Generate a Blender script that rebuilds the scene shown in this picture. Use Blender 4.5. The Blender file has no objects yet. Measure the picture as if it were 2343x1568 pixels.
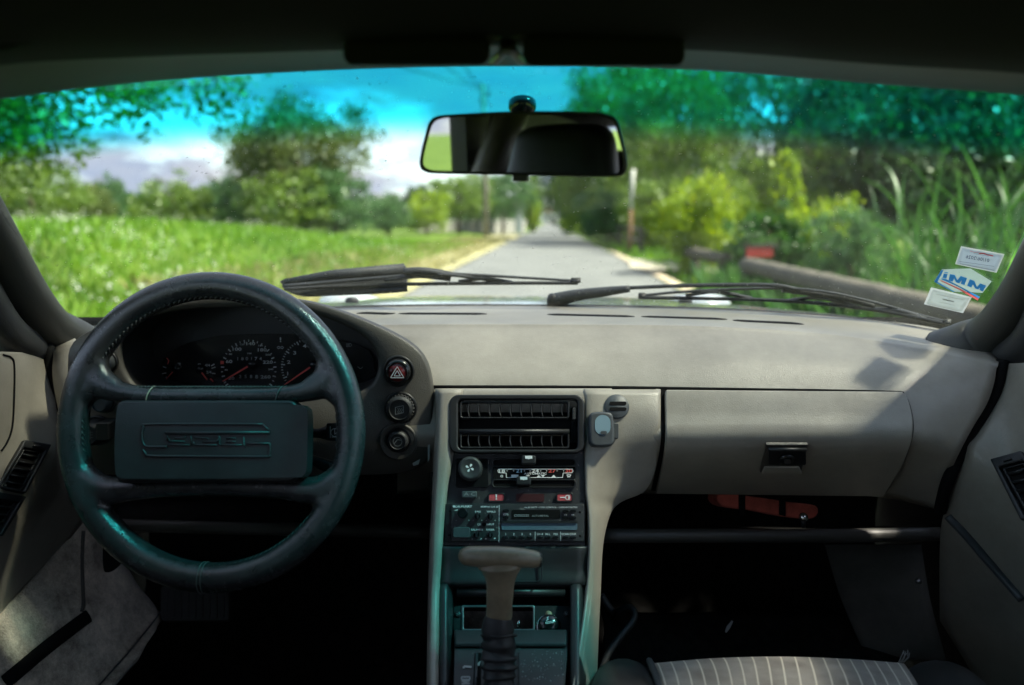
import bpy, bmesh, math, random
import numpy as np
from mathutils import Vector, Matrix, noise
from mathutils.bvhtree import BVHTree
R = math.radians
random.seed(7); rng = np.random.default_rng(7)
scene = bpy.context.scene
COL = scene.collection

# ---------------------------------------------------------------- camera
PITCH = R(9.36)
CAM = Vector((0, 0, 1.08))
FPX, CX, CY = 1692.0, 1171.5, 784.0          # focal length and centre for a 2343 x 1568 picture
cd = bpy.data.cameras.new('camera'); cam = bpy.data.objects.new('camera', cd); COL.objects.link(cam)
cam.location = CAM; cam.rotation_euler = (R(90) - PITCH, 0, 0)
cd.sensor_width = 36; cd.lens = 36 * FPX / 2343; cd.clip_start = 0.02; cd.clip_end = 3000
cd.dof.use_dof = True; cd.dof.focus_distance = 1.02; cd.dof.aperture_fstop = 2.5
scene.camera = cam

# ---------------------------------------------------------------- sky, sun, exposure
SUN_EL, SUN_AZ = R(54), R(98)                # azimuth clockwise from +Y (straight ahead)
w = bpy.data.worlds.new('World'); scene.world = w; w.use_nodes = True
nt = w.node_tree; nt.nodes.clear()
out = nt.nodes.new('ShaderNodeOutputWorld'); bg = nt.nodes.new('ShaderNodeBackground')
sky = nt.nodes.new('ShaderNodeTexSky'); sky.sky_type = 'NISHITA'; sky.sun_disc = False
sky.sun_elevation = SUN_EL; sky.sun_rotation = SUN_AZ; sky.air_density = 1.0; sky.dust_density = 0.6; sky.ozone_density = 1.2
bg.inputs['Strength'].default_value = 0.15
tc = nt.nodes.new('ShaderNodeTexCoord'); mp = nt.nodes.new('ShaderNodeMapping'); mp.inputs['Scale'].default_value = (1, 1, 3.2)
n1 = nt.nodes.new('ShaderNodeTexNoise'); n1.inputs['Scale'].default_value = 3.4; n1.inputs['Detail'].default_value = 7; n1.inputs['Roughness'].default_value = 0.58; n1.inputs['Distortion'].default_value = 0.25
rp = nt.nodes.new('ShaderNodeValToRGB'); rp.color_ramp.elements[0].position = 0.33; rp.color_ramp.elements[1].position = 0.52
n2 = nt.nodes.new('ShaderNodeTexNoise'); n2.inputs['Scale'].default_value = 6.0; n2.inputs['Detail'].default_value = 5
cr2 = nt.nodes.new('ShaderNodeValToRGB')
cr2.color_ramp.elements[0].position = 0.35; cr2.color_ramp.elements[0].color = (0.85, 1.0, 1.5, 1)
cr2.color_ramp.elements[1].position = 0.68; cr2.color_ramp.elements[1].color = (1.65, 1.53, 1.65, 1)
mx = nt.nodes.new('ShaderNodeMixRGB')
L = nt.links.new
L(tc.outputs['Generated'], mp.inputs['Vector']); L(mp.outputs['Vector'], n1.inputs['Vector']); L(mp.outputs['Vector'], n2.inputs['Vector'])
L(n1.outputs['Fac'], rp.inputs['Fac']); L(n2.outputs['Fac'], cr2.inputs['Fac'])
L(rp.outputs['Color'], mx.inputs['Fac']); L(sky.outputs['Color'], mx.inputs['Color1']); L(cr2.outputs['Color'], mx.inputs['Color2'])
L(mx.outputs['Color'], bg.inputs['Color']); L(bg.outputs['Background'], out.inputs['Surface'])
sl = bpy.data.lights.new('sun', 'SUN'); sl.energy = 4.6; sl.angle = R(6.0); sl.color = (1.0, 0.92, 0.79)
so = bpy.data.objects.new('sun', sl); COL.objects.link(so)
sdir = Vector((math.sin(SUN_AZ) * math.cos(SUN_EL), math.cos(SUN_AZ) * math.cos(SUN_EL), math.sin(SUN_EL)))
so.rotation_euler = (-sdir).to_track_quat('-Z', 'Y').to_euler(); so.location = (6, 6, 12)
scene.view_settings.view_transform = 'Standard'; scene.view_settings.look = 'None'
scene.view_settings.exposure = 2.9; scene.view_settings.gamma = 1.0; scene.view_settings.use_curve_mapping = False
scene.render.engine = 'CYCLES'
cy = scene.cycles
cy.use_denoising = True; cy.denoiser = 'OPENIMAGEDENOISE'
cy.max_bounces = 8; cy.diffuse_bounces = 4; cy.glossy_bounces = 4; cy.transmission_bounces = 6; cy.transparent_max_bounces = 12
cy.caustics_reflective = False; cy.caustics_refractive = False; cy.sample_clamp_indirect = 6.0

# ---------------------------------------------------------------- pixel / space helpers
RIGHT = Vector((1, 0, 0)); FWD = Vector((0, math.cos(PITCH), -math.sin(PITCH))); UP = Vector((0, math.sin(PITCH), math.cos(PITCH)))
def ray(u, v): return RIGHT * ((u - CX) / FPX) + UP * ((CY - v) / FPX) + FWD
def P(u, v, Y):
    d = ray(u, v); return CAM + d * (Y / d.y)
def GZ(u, v, z=0.0):                          # a point on level ground of height z
    d = ray(u, v); return CAM + d * ((z - CAM.z) / d.z)
class Plane:
    def __init__(s, O, n, up=Vector((0, 0, 1))):
        s.O = O; s.n = n.normalized()
        if s.n.dot(CAM - O) < 0: s.n = -s.n
        s.x = up.cross(s.n).normalized(); s.y = s.n.cross(s.x).normalized()
    def pt(s, u, v, h=0.0):
        d = ray(u, v); t = (s.O - CAM).dot(s.n) / d.dot(s.n)
        return CAM + d * t + s.n * h
    def mpp(s, u, v): return (s.pt(u + 1, v) - s.pt(u, v)).length   # metres per pixel
def plane3(a, b, c): return Plane(a, (b - a).cross(c - a))

# ---------------------------------------------------------------- objects
def tag(o, label=None, cat=None, group=None, kind=None):
    if label: o['label'] = label
    if cat: o['category'] = cat
    if group: o['group'] = group
    if kind: o['kind'] = kind
    return o
ORG = {}
def thing(name, label, cat, loc=(0, 0, 0), group=None):
    o = bpy.data.objects.new(name, None); COL.objects.link(o); o.location = Vector(loc); o.empty_display_size = 0.1
    ORG[o.name] = Vector(loc); return tag(o, label, cat, group)
def mk(name, verts, faces, mat, parent=None, smooth=True, bevel=0, seg=2, sub=0, solid=0, uvs=None, sharp=None, kind=None, face_cam=False):
    org = ORG[parent.name] if parent else Vector((0, 0, 0))
    me = bpy.data.meshes.new(name)
    vv = [(x[0] - org.x, x[1] - org.y, x[2] - org.z) for x in verts]
    me.from_pydata(vv, [], faces)
    if uvs is not None:
        ul = me.uv_layers.new(name='UVMap')
        for lp in me.loops: ul.data[lp.index].uv = uvs[lp.vertex_index]
    bm = bmesh.new(); bm.from_mesh(me)
    if face_cam:
        c = Vector((0, 0, 0)); bm.normal_update()
        s = sum(f.normal.dot(CAM - (f.calc_center_median() + org)) * f.calc_area() for f in bm.faces)
        if s < 0: bmesh.ops.reverse_faces(bm, faces=bm.faces[:])
    else:
        bmesh.ops.recalc_face_normals(bm, faces=bm.faces[:])
    bm.to_mesh(me); bm.free()
    me.materials.append(mat)
    if smooth:
        me.shade_smooth()
        if sharp is not None: me.set_sharp_from_angle(angle=R(sharp))
    o = bpy.data.objects.new(name, me); COL.objects.link(o)
    if parent: o.parent = parent; ORG[o.name] = org
    else: ORG[o.name] = Vector((0, 0, 0))
    if solid:
        m = o.modifiers.new('s', 'SOLIDIFY'); m.thickness = solid; m.offset = -1
    if bevel:
        m = o.modifiers.new('b', 'BEVEL'); m.width = bevel; m.segments = seg; m.limit_method = 'ANGLE'; m.angle_limit = R(35)
        m = o.modifiers.new('w', 'WEIGHTED_NORMAL'); m.keep_sharp = True
    if sub:
        m = o.modifiers.new('d', 'SUBSURF'); m.levels = sub; m.render_levels = sub
    if kind: o['kind'] = kind
    return o
class MB:
    def __init__(s): s.v = []; s.f = []
    def add(s, vf):
        v, f = vf; k = len(s.v); s.v += [tuple(x) for x in v]; s.f += [tuple(i + k for i in q) for q in f]; return s
    def mk(s, name, mat, parent=None, **k): return mk(name, s.v, s.f, mat, parent, **k)

# ---------------------------------------------------------------- curves and shapes
def cr(pts, n=6, closed=False):
    pts = [Vector(p) if not isinstance(p, Vector) else p for p in pts]; N = len(pts); o = []
    segs = N if closed else N - 1
    for i in range(segs):
        if closed: a, b, c, d = pts[i - 1], pts[i], pts[(i + 1) % N], pts[(i + 2) % N]
        else:
            b, c = pts[i], pts[i + 1]; a = pts[i - 1] if i else b * 2 - c; d = pts[i + 2] if i + 2 < N else c * 2 - b
        for k in range(n):
            t = k / n
            o.append(0.5 * ((2 * b) + (c - a) * t + (2 * a - 5 * b + 4 * c - d) * t * t + (3 * b - a - 3 * c + d) * t ** 3))
    if not closed: o.append(pts[-1])
    return o
def cr2d(pts, n=6, closed=True): return [(p[0], p[1]) for p in cr([Vector((a, b, 0)) for a, b in pts], n, closed)]
def rrect(u0, v0, u1, v1, r=6, n=4):
    r = min(r, abs(u1 - u0) / 2.01, abs(v1 - v0) / 2.01); o = []
    for cx, cy_, a0 in ((u1 - r, v0 + r, -90), (u1 - r, v1 - r, 0), (u0 + r, v1 - r, 90), (u0 + r, v0 + r, 180)):
        for k in range(n + 1):
            a = R(a0 + 90 * k / n); o.append((cx + r * math.cos(a), cy_ + r * math.sin(a)))
    return o
def circ(u, v, r, n=28, ry=None): return [(u + r * math.cos(2 * math.pi * k / n), v + (ry or r) * math.sin(2 * math.pi * k / n)) for k in range(n)]
def prism(pl, outl, h0, h1, shrink=1.0):
    n = len(outl); a = [pl.pt(u, v, h0) for u, v in outl]
    if shrink == 1.0: b = [pl.pt(u, v, h1) for u, v in outl]
    else:
        cu = sum(p[0] for p in outl) / n; cv = sum(p[1] for p in outl) / n
        b = [pl.pt(cu + (u - cu) * shrink, cv + (v - cv) * shrink, h1) for u, v in outl]
    return a + b, [tuple(range(n))[::-1], tuple(range(n, 2 * n))] + [(i, (i + 1) % n, n + (i + 1) % n, n + i) for i in range(n)]
def ring(pl, o_out, o_in, h0, h1):            # a frame between two outlines with as many points
    n = len(o_out); V = [pl.pt(*p, h0) for p in o_out] + [pl.pt(*p, h1) for p in o_out] + [pl.pt(*p, h1) for p in o_in] + [pl.pt(*p, h0) for p in o_in]; F = []
    for i in range(n):
        j = (i + 1) % n
        for k in range(4):
            a, b = k * n, ((k + 1) % 4) * n; F.append((a + i, a + j, b + j, b + i))
    return V, F
def loft(loops, closed=True, cap0=False, cap1=False):
    n = len(loops[0]); V = [p for l in loops for p in l]; F = []
    for k in range(len(loops) - 1):
        for i in range(n if closed else n - 1):
            j = (i + 1) % n; F.append((k * n + i, k * n + j, (k + 1) * n + j, (k + 1) * n + i))
    if cap0: F.append(tuple(range(n))[::-1])
    if cap1: F.append(tuple(range((len(loops) - 1) * n, len(loops) * n)))
    return V, F
def tube(path, rad, seg=10, closed=False, flat=1.0, ref=None, caps=True):
    n = len(path); rad = rad if hasattr(rad, '__len__') else [rad] * n; loops = []; prev = None
    for i, p in enumerate(path):
        a = path[i - 1] if (i or closed) else p; b = path[(i + 1) % n] if (i + 1 < n or closed) else p
        t = (b - a).normalized()
        if prev is None:
            r = ref or (Vector((0, 0, 1)) if abs(t.z) < 0.9 else Vector((1, 0, 0))); x = (r - t * r.dot(t)).normalized()
        else: x = (prev - t * prev.dot(t)).normalized()
        prev = x; y = t.cross(x)
        loops.append([p + x * (math.cos(2 * math.pi * k / seg) * rad[i] * flat) + y * (math.sin(2 * math.pi * k / seg) * rad[i]) for k in range(seg)])
    if closed: loops.append(loops[0])
    return loft(loops, True, caps and not closed, caps and not closed)
def lathe(c, ax, prof, seg=24, squash=None):
    ax = ax.normalized(); r = Vector((0, 0, 1)) if abs(ax.z) < 0.9 else Vector((1, 0, 0)); x = (r - ax * r.dot(ax)).normalized(); y = ax.cross(x)
    loops = [[c + ax * h + (x * math.cos(2 * math.pi * k / seg) + y * math.sin(2 * math.pi * k / seg)) * max(rr, 1e-5) for k in range(seg)] for rr, h in prof]
    return loft(loops, True, True, True)
def patch(rows, nu=8, nv=6):
    rows = [cr(r, nu) for r in rows]; cols = [cr([r[i] for r in rows], nv) for i in range(len(rows[0]))]
    nc, nr = len(cols), len(cols[0])
    V = [cols[i][j] for j in range(nr) for i in range(nc)]
    F = [(j * nc + i, j * nc + i + 1, (j + 1) * nc + i + 1, (j + 1) * nc + i) for j in range(nr - 1) for i in range(nc - 1)]
    UV = [(i / (nc - 1), j / (nr - 1)) for j in range(nr) for i in range(nc)]
    return V, F, UV
def prow(*t): return [P(*x) for x in t]
def box(c, sx, sy, sz, ax=None):
    V = [Vector((a * sx / 2, b * sy / 2, d * sz / 2)) for a in (-1, 1) for b in (-1, 1) for d in (-1, 1)]
    if ax is not None: V = [ax @ v for v in V]
    return [Vector(c) + v for v in V], [(0, 1, 3, 2), (4, 6, 7, 5), (0, 4, 5, 1), (2, 3, 7, 6), (0, 2, 6, 4), (1, 5, 7, 3)]
class Surf:                                   # ray lookups on a mesh
    def __init__(s, V, F): s.t = BVHTree.FromPolygons([tuple(v) for v in V], F)
    def hitn(s, u, v):
        d = ray(u, v).normalized(); p, n, i, q = s.t.ray_cast(CAM, d)
        if p is None:                         # beside the mesh: the ray's point at the depth of the nearest edge
            t = 1.0
            for _ in range(6):
                q, n, i, e = s.t.find_nearest(CAM + d * t); t = max(0.1, (q - CAM).dot(d))
            p = CAM + d * t
        if n.dot(d) > 0: n = -n
        return p, n
    def hit(s, u, v, off=0.0):
        p, n = s.hitn(u, v); return p + n * off

# ---------------------------------------------------------------- lettering
_tc = {}
def glyphs(s, bold=0.0):
    if (s, bold) in _tc: return _tc[(s, bold)]
    c = bpy.data.curves.new('t', 'FONT'); c.body = s; c.offset = bold; c.resolution_u = 2; c.align_x = 'CENTER'; c.align_y = 'CENTER'
    o = bpy.data.objects.new('t', c); COL.objects.link(o); dg = bpy.context.evaluated_depsgraph_get(); dg.update()
    me = bpy.data.meshes.new_from_object(o.evaluated_get(dg))
    V = [tuple(v.co) for v in me.vertices]; F = [tuple(p.vertices) for p in me.polygons]
    COL.objects.unlink(o); bpy.data.objects.remove(o); bpy.data.curves.remove(c); bpy.data.meshes.remove(me)
    if V:                                     # centre on the glyph box and scale capitals to height 1
        ys = [v[1] for v in V]; xs = [v[0] for v in V]; mx_, my = (min(xs) + max(xs)) / 2, (min(ys) + max(ys)) / 2
        V = [((v[0] - mx_) / 0.7, (v[1] - my) / 0.7) for v in V]
    _tc[(s, bold)] = (V, F); return V, F
class Print:                                  # flat print collected on one plane
    def __init__(s, pl, h): s.pl = pl; s.h = h; s.b = MB()
    def text(s, t, u, v, hp, wide=1.15, bold=0.012, rot=0, mirror=False, slant=0.0):
        V, F = glyphs(t, bold); c, sn = math.cos(R(rot)), math.sin(R(rot)); o = []
        for x, y in V:
            x = x * wide * hp * (-1 if mirror else 1) + slant * y * hp; y = y * hp
            o.append(s.pl.pt(u + x * c - y * sn, v - (x * sn + y * c), s.h))
        s.b.add((o, F)); return s
    def poly(s, pts):
        s.b.add(([s.pl.pt(u, v, s.h) for u, v in pts], [tuple(range(len(pts)))])); return s
    def line(s, pts, w=2, closed=False):
        n = len(pts)
        for i in range(n if closed else n - 1):
            (a, b), (c, d) = pts[i], pts[(i + 1) % n]; l = math.hypot(c - a, d - b) or 1; x, y = -(d - b) / l * w / 2, (c - a) / l * w / 2
            s.poly([(a + x, b + y), (c + x, d + y), (c - x, d - y), (a - x, b - y)])
        return s
    def mk(s, name, mat, parent): return s.b.mk(name, mat, parent, smooth=False, kind='stuff')
def conv(x0, y0, x1, outw):                   # coordinates read off an enlarged crop -> picture coordinates
    k = outw / (x1 - x0)
    return lambda zx, zy: ((x0 + zx / k) / 1.28041, (y0 + zy / k) / 1.28041)

# ---------------------------------------------------------------- materials
def nodes(name):
    m = bpy.data.materials.new(name); m.use_nodes = True; t = m.node_tree; b = t.nodes['Principled BSDF']; return m, t, b
def mat(name, col, rough=0.5, var=0.12, vscale=8, bump=0.0, bscale=300, kind='noise', spec=0.5, metal=0.0, rvar=0.1, coat=0.0, sheen=0.0, dust=0.0, nrough=0.65):
    m, t, b = nodes(name); N = t.nodes.new; K = t.links.new
    tc = N('ShaderNodeTexCoord')
    nz = N('ShaderNodeTexNoise'); nz.inputs['Scale'].default_value = vscale; nz.inputs['Detail'].default_value = 9 if nrough > .7 else 6; nz.inputs['Roughness'].default_value = nrough
    K(tc.outputs['Object'], nz.inputs['Vector'])
    rm = N('ShaderNodeValToRGB'); rm.color_ramp.elements[0].position = 0.3; rm.color_ramp.elements[1].position = 0.7
    c0 = [max(0, c * (1 - var)) for c in col]; c1 = [min(1, c * (1 + var)) for c in col]
    rm.color_ramp.elements[0].color = (*c0, 1); rm.color_ramp.elements[1].color = (*c1, 1)
    K(nz.outputs['Fac'], rm.inputs['Fac']); colout = rm.outputs['Color']
    if dust:
        nd = N('ShaderNodeTexNoise'); nd.inputs['Scale'].default_value = 160; nd.inputs['Detail'].default_value = 3; K(tc.outputs['Object'], nd.inputs['Vector'])
        rd = N('ShaderNodeValToRGB'); rd.color_ramp.elements[0].position = 0.66; rd.color_ramp.elements[1].position = 0.74; rd.color_ramp.elements[1].color = (dust, dust, dust, 1)
        K(nd.outputs['Fac'], rd.inputs['Fac']); mxd = N('ShaderNodeMixRGB'); mxd.inputs['Color2'].default_value = (0.4, 0.38, 0.34, 1)
        K(rd.outputs['Color'], mxd.inputs['Fac']); K(colout, mxd.inputs['Color1']); colout = mxd.outputs['Color']
    K(colout, b.inputs['Base Color'])
    mr = N('ShaderNodeMapRange'); mr.inputs['To Min'].default_value = max(0, rough - rvar); mr.inputs['To Max'].default_value = min(1, rough + rvar)
    K(nz.outputs['Fac'], mr.inputs['Value']); K(mr.outputs['Result'], b.inputs['Roughness'])
    b.inputs['Specular IOR Level'].default_value = spec; b.inputs['Metallic'].default_value = metal
    b.inputs['Coat Weight'].default_value = coat; b.inputs['Sheen Weight'].default_value = sheen
    if bump:
        bp = N('ShaderNodeBump'); bp.inputs['Strength'].default_value = bump; bp.inputs['Distance'].default_value = 0.002
        if kind == 'leather':
            vo = N('ShaderNodeTexVoronoi'); vo.feature = 'DISTANCE_TO_EDGE'; vo.inputs['Scale'].default_value = bscale
            nw = N('ShaderNodeTexNoise'); nw.inputs['Scale'].default_value = bscale * 0.3; nw.inputs['Detail'].default_value = 3; K(tc.outputs['Object'], nw.inputs['Vector'])
            mxv = N('ShaderNodeVectorMath'); mxv.operation = 'MULTIPLY_ADD'; mxv.inputs[1].default_value = (0.03, 0.03, 0.03)
            K(nw.outputs['Color'], mxv.inputs[0]); K(tc.outputs['Object'], mxv.inputs[2]); K(mxv.outputs[0], vo.inputs['Vector'])
            ad = N('ShaderNodeMath'); ad.operation = 'MULTIPLY_ADD'; ad.inputs[1].default_value = 2.0; K(vo.outputs['Distance'], ad.inputs[0]); K(nw.outputs['Fac'], ad.inputs[2])
            K(ad.outputs[0], bp.inputs['Height'])
        else:
            nb = N('ShaderNodeTexNoise'); nb.inputs['Scale'].default_value = bscale; nb.inputs['Detail'].default_value = 4; K(tc.outputs['Object'], nb.inputs['Vector']); K(nb.outputs['Fac'], bp.inputs['Height'])
        K(bp.outputs['Normal'], b.inputs['Normal'])
    return m
M = {}
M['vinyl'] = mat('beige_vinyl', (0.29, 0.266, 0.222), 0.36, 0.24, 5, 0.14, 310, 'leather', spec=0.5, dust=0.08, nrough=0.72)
M['vinyl_shaded'] = mat('shaded_beige_vinyl', (0.066, 0.062, 0.053), 0.42, 0.12, 7, 0.2, 260, 'leather', spec=0.45)  # the pod's beige vinyl, with its shade put into a darker colour
M['vinyl_smooth'] = mat('smooth_beige_vinyl', (0.26, 0.238, 0.196), 0.37, 0.26, 5, 0.15, 400, dust=0.08, nrough=0.72)
M['pillar'] = mat('pillar_trim', (0.045, 0.045, 0.04), 0.5, 0.10, 6, 0.2, 500)
M['leather_blk'] = mat('black_leather', (0.020, 0.022, 0.023), 0.40, 0.35, 14, 0.10, 330, 'leather', spec=0.5)
M['leather_worn'] = mat('worn_black_leather', (0.024, 0.026, 0.027), 0.25, 0.5, 22, 0.14, 420, 'leather', spec=0.7, rvar=0.16)
M['plastic'] = mat('black_plastic', (0.014, 0.015, 0.016), 0.42, 0.2, 20, 0.08, 900, spec=0.45)
M['plastic_dusty'] = mat('dusty_black_plastic', (0.030, 0.032, 0.034), 0.45, 0.25, 20, 0.08, 900, dust=0.35)
M['gloss'] = mat('gloss_black', (0.01, 0.011, 0.012), 0.18, 0.15, 20, 0, spec=0.5)
M['rubber'] = mat('black_rubber', (0.022, 0.023, 0.024), 0.55, 0.3, 25, 0.15, 500)
M['wiper'] = mat('weathered_black_metal', (0.035, 0.038, 0.042), 0.6, 0.35, 30, 0.15, 700, dust=0.25)
M['void'] = mat('dark_gap', (0.006, 0.006, 0.006), 0.8, 0.1, 10, 0, spec=0.1)  # near-black; in the open gaps it stands in for shade
M['carpet_blk'] = mat('black_carpet', (0.016, 0.016, 0.015), 0.95, 0.5, 60, 0.8, 900, spec=0.05)
M['carpet'] = mat('beige_carpet', (0.48, 0.41, 0.33), 0.95, 0.85, 11, 1.0, 300, spec=0.05, sheen=0.3, dust=0.3, nrough=0.85)
M['grey_panel'] = mat('grey_board', (0.10, 0.10, 0.09), 0.9, 0.25, 12, 0.4, 500, spec=0.1)
M['lining'] = mat('black_headlining', (0.009, 0.0095, 0.0095), 0.9, 0.2, 12, 0.3, 600, spec=0.1)
M['header'] = mat('grey_header_trim', (0.06, 0.063, 0.056), 0.6, 0.12, 6, 0.2, 500, spec=0.3)
M['white'] = mat('white_print', (0.72, 0.74, 0.74), 0.6, 0.06, 60, 0)
M['white_dim'] = mat('dim_white_print', (0.40, 0.42, 0.41), 0.6, 0.08, 60, 0)
M['grey_print'] = mat('grey_print', (0.22, 0.23, 0.23), 0.6, 0.08, 60, 0)
M['red_print'] = mat('red_print', (0.62, 0.075, 0.06), 0.5, 0.08, 60, 0)
M['red_btn'] = mat('red_button', (0.50, 0.08, 0.09), 0.35, 0.12, 60, 0)
M['red_cloth'] = mat('red_fabric', (0.45, 0.09, 0.06), 0.9, 0.35, 40, 0.4, 500)
M['chrome'] = mat('chrome', (0.75, 0.76, 0.77), 0.14, 0.05, 30, 0, metal=1.0)
M['steel'] = mat('dull_steel', (0.42, 0.43, 0.44), 0.35, 0.15, 40, 0, metal=1.0)
M['silver'] = mat('silver_paint', (0.55, 0.58, 0.57), 0.25, 0.05, 6, 0, metal=0.35, coat=1.0)
M['display'] = mat('grey_display', (0.10, 0.15, 0.19), 0.22, 0.15, 12, 0)
M['screen'] = mat('bluegrey_screen', (0.20, 0.30, 0.35), 0.25, 0.06, 30, 0)
M['grey_plastic'] = mat('grey_plastic', (0.055, 0.062, 0.066), 0.45, 0.15, 30, 0.1, 900)
M['tan'] = mat('worn_taupe_leather', (0.23, 0.185, 0.12), 0.32, 0.3, 30, 0.15, 350, 'leather', spec=0.6)
M['mirror'] = mat('mirror_glass', (0.55, 0.58, 0.57), 0.02, 0.01, 5, 0, metal=1.0, rvar=0.01)
M['thread'] = mat('waxed_thread', (0.06, 0.062, 0.06), 0.5, 0.2, 60, 0)
M['pale_thread'] = mat('pale_thread', (0.5, 0.42, 0.30), 0.6, 0.1, 60, 0)
# ================================================================ THE CAR BODY
car = thing('car', 'silver coupe seen from inside, with dark roof lining, pillars and curved windscreen', 'car', (0, 0.4, 0.0))

# windscreen ------------------------------------------------------
ws_rows = [
    prow((120, 770, 1.17), (450, 738, 1.31), (800, 716, 1.39), (1175, 711, 1.42), (1600, 718, 1.39), (1950, 742, 1.31), (2240, 790, 1.15)),
    [],
    prow((-150, 215, 0.70), (300, 175, 0.755), (760, 148, 0.785), (1175, 140, 0.795), (1600, 150, 0.785), (2040, 180, 0.755), (2520, 215, 0.70))]
ws_rows[1] = [(a + b) / 2 + Vector((0, 0.012, 0.014)) for a, b in zip(ws_rows[0], ws_rows[2])]
WSV, WSF, WSUV = patch(ws_rows, 8, 10)
WS = Surf(WSV, WSF)
def uvt(u, v):                                # height fraction on the glass at a pixel
    p = WS.hit(u, v); i = min(range(len(WSV)), key=lambda k: (WSV[k] - p).length_squared); return WSUV[i][1]
T0 = 0.0
lo, hi = ws_rows[0][3], ws_rows[2][3]
for k in range(200):
    q = lo.lerp(hi, k / 200) ; d = q - CAM; vv = CY - FPX * d.dot(UP) / d.dot(FWD)
    if vv < 287: T0 = k / 200; break
m, t, b = nodes('windscreen_glass'); t.nodes.remove(b); N = t.nodes.new; K = t.links.new
uvn = N('ShaderNodeUVMap'); sx = N('ShaderNodeSeparateXYZ'); K(uvn.outputs['UV'], sx.inputs[0])
mr = N('ShaderNodeMapRange'); mr.interpolation_type = 'SMOOTHSTEP'; mr.inputs['From Min'].default_value = T0 - 0.07; mr.inputs['From Max'].default_value = T0 + 0.035; K(sx.outputs['Y'], mr.inputs['Value'])
mc = N('ShaderNodeMixRGB'); mc.inputs['Color1'].default_value = (0.70, 0.73, 0.703, 1); mc.inputs['Color2'].default_value = (0.13, 0.63, 0.665, 1); K(mr.outputs['Result'], mc.inputs['Fac'])
tr = N('ShaderNodeBsdfTransparent'); K(mc.outputs['Color'], tr.inputs['Color'])
gl = N('ShaderNodeBsdfGlossy'); gl.inputs['Roughness'].default_value = 0.015
lw = N('ShaderNodeFresnel'); lw.inputs['IOR'].default_value = 1.33
fm = N('ShaderNodeMath'); fm.operation = 'MULTIPLY'; fm.inputs[1].default_value = 0.10; K(lw.outputs['Fac'], fm.inputs[0])
mg = N('ShaderNodeMixShader'); K(fm.outputs[0], mg.inputs['Fac']); K(tr.outputs[0], mg.inputs[1]); K(gl.outputs[0], mg.inputs[2])
tco = N('ShaderNodeTexCoord'); d1 = N('ShaderNodeTexNoise'); d1.inputs['Scale'].default_value = 190; d1.inputs['Detail'].default_value = 2; K(tco.outputs['Object'], d1.inputs['Vector'])
r1 = N('ShaderNodeValToRGB'); r1.color_ramp.elements[0].position = 0.70; r1.color_ramp.elements[1].position = 0.75; r1.color_ramp.elements[1].color = (0.55,) * 3 + (1,); K(d1.outputs['Fac'], r1.inputs['Fac'])
d2 = N('ShaderNodeTexNoise'); d2.inputs['Scale'].default_value = 4; d2.inputs['Detail'].default_value = 6; K(tco.outputs['Object'], d2.inputs['Vector'])
r2 = N('ShaderNodeMapRange'); r2.inputs['From Min'].default_value = 0.45; r2.inputs['From Max'].default_value = 0.75; r2.inputs['To Min'].default_value = 0.003; r2.inputs['To Max'].default_value = 0.02; K(d2.outputs['Fac'], r2.inputs['Value'])
mm = N('ShaderNodeMath'); mm.operation = 'MAXIMUM'; K(r1.outputs['Color'], mm.inputs[0]); K(r2.outputs['Result'], mm.inputs[1])
df = N('ShaderNodeBsdfDiffuse'); df.inputs['Color'].default_value = (0.55, 0.58, 0.55, 1)
tl = N('ShaderNodeBsdfTranslucent'); tl.inputs['Color'].default_value = (0.55, 0.58, 0.55, 1)
ds = N('ShaderNodeAddShader'); K(df.outputs[0], ds.inputs[0]); K(tl.outputs[0], ds.inputs[1])
mf = N('ShaderNodeMixShader'); K(mm.outputs[0], mf.inputs['Fac']); K(mg.outputs[0], mf.inputs[1]); K(df.outputs[0], mf.inputs[2])
K(mf.outputs[0], t.nodes['Material Output'].inputs['Surface'])
M['glass'] = m
mk('windscreen', WSV, WSF, M['glass'], car, uvs=WSUV, face_cam=True, solid=-0.004)
# rubber seal along the glass foot
foot = [P(u, v, Y) for u, v, Y in ((128, 762, 1.17), (450, 730, 1.31), (800, 707, 1.39), (1175, 703, 1.42), (1600, 710, 1.39), (1950, 733, 1.31), (2230, 780, 1.15))]
mk('windscreen_seal', *tube(cr(foot, 8), 0.006, 6), M['rubber'], car)

# pillars -----------------------------------------------------------
pl_path = prow((178, 812, 1.19), (140, 778, 1.155), (94, 742, 1.10), (42, 660, 1.02), (-32, 525, 0.93), (-150, 330, 0.80), (-260, 190, 0.70))
pr_path = prow((2182, 818, 1.12), (2222, 794, 1.10), (2278, 762, 1.07), (2340, 680, 1.00), (2412, 545, 0.92), (2530, 330, 0.80), (2640, 190, 0.70))
rad = [0.062, 0.052, 0.043, 0.036, 0.034, 0.034, 0.038]
def smooth_rad(r, n): return [x[0] for x in cr2d([(a, 0) for a in r], n, False)]
mk('windscreen_pillar', *tube(cr(pl_path, 6), smooth_rad(rad, 6), 20, flat=0.8), M['pillar'], car)
mk('windscreen_pillar', *tube(cr(pr_path, 6), smooth_rad(rad, 6), 20, flat=0.8), M['pillar'], car)
# door window frames behind the pillars
for s, fr in ((-1, prow((70, 800, 1.08), (0, 745, 0.99), (-90, 600, 0.90), (-330, 250, 0.66))), (1, prow((2310, 822, 1.04), (2370, 770, 0.98), (2450, 620, 0.90), (2700, 260, 0.66)))):
    mk('door_window_frame', *tube(cr(fr, 6), 0.026, 12), M['rubber'], car)

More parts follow.
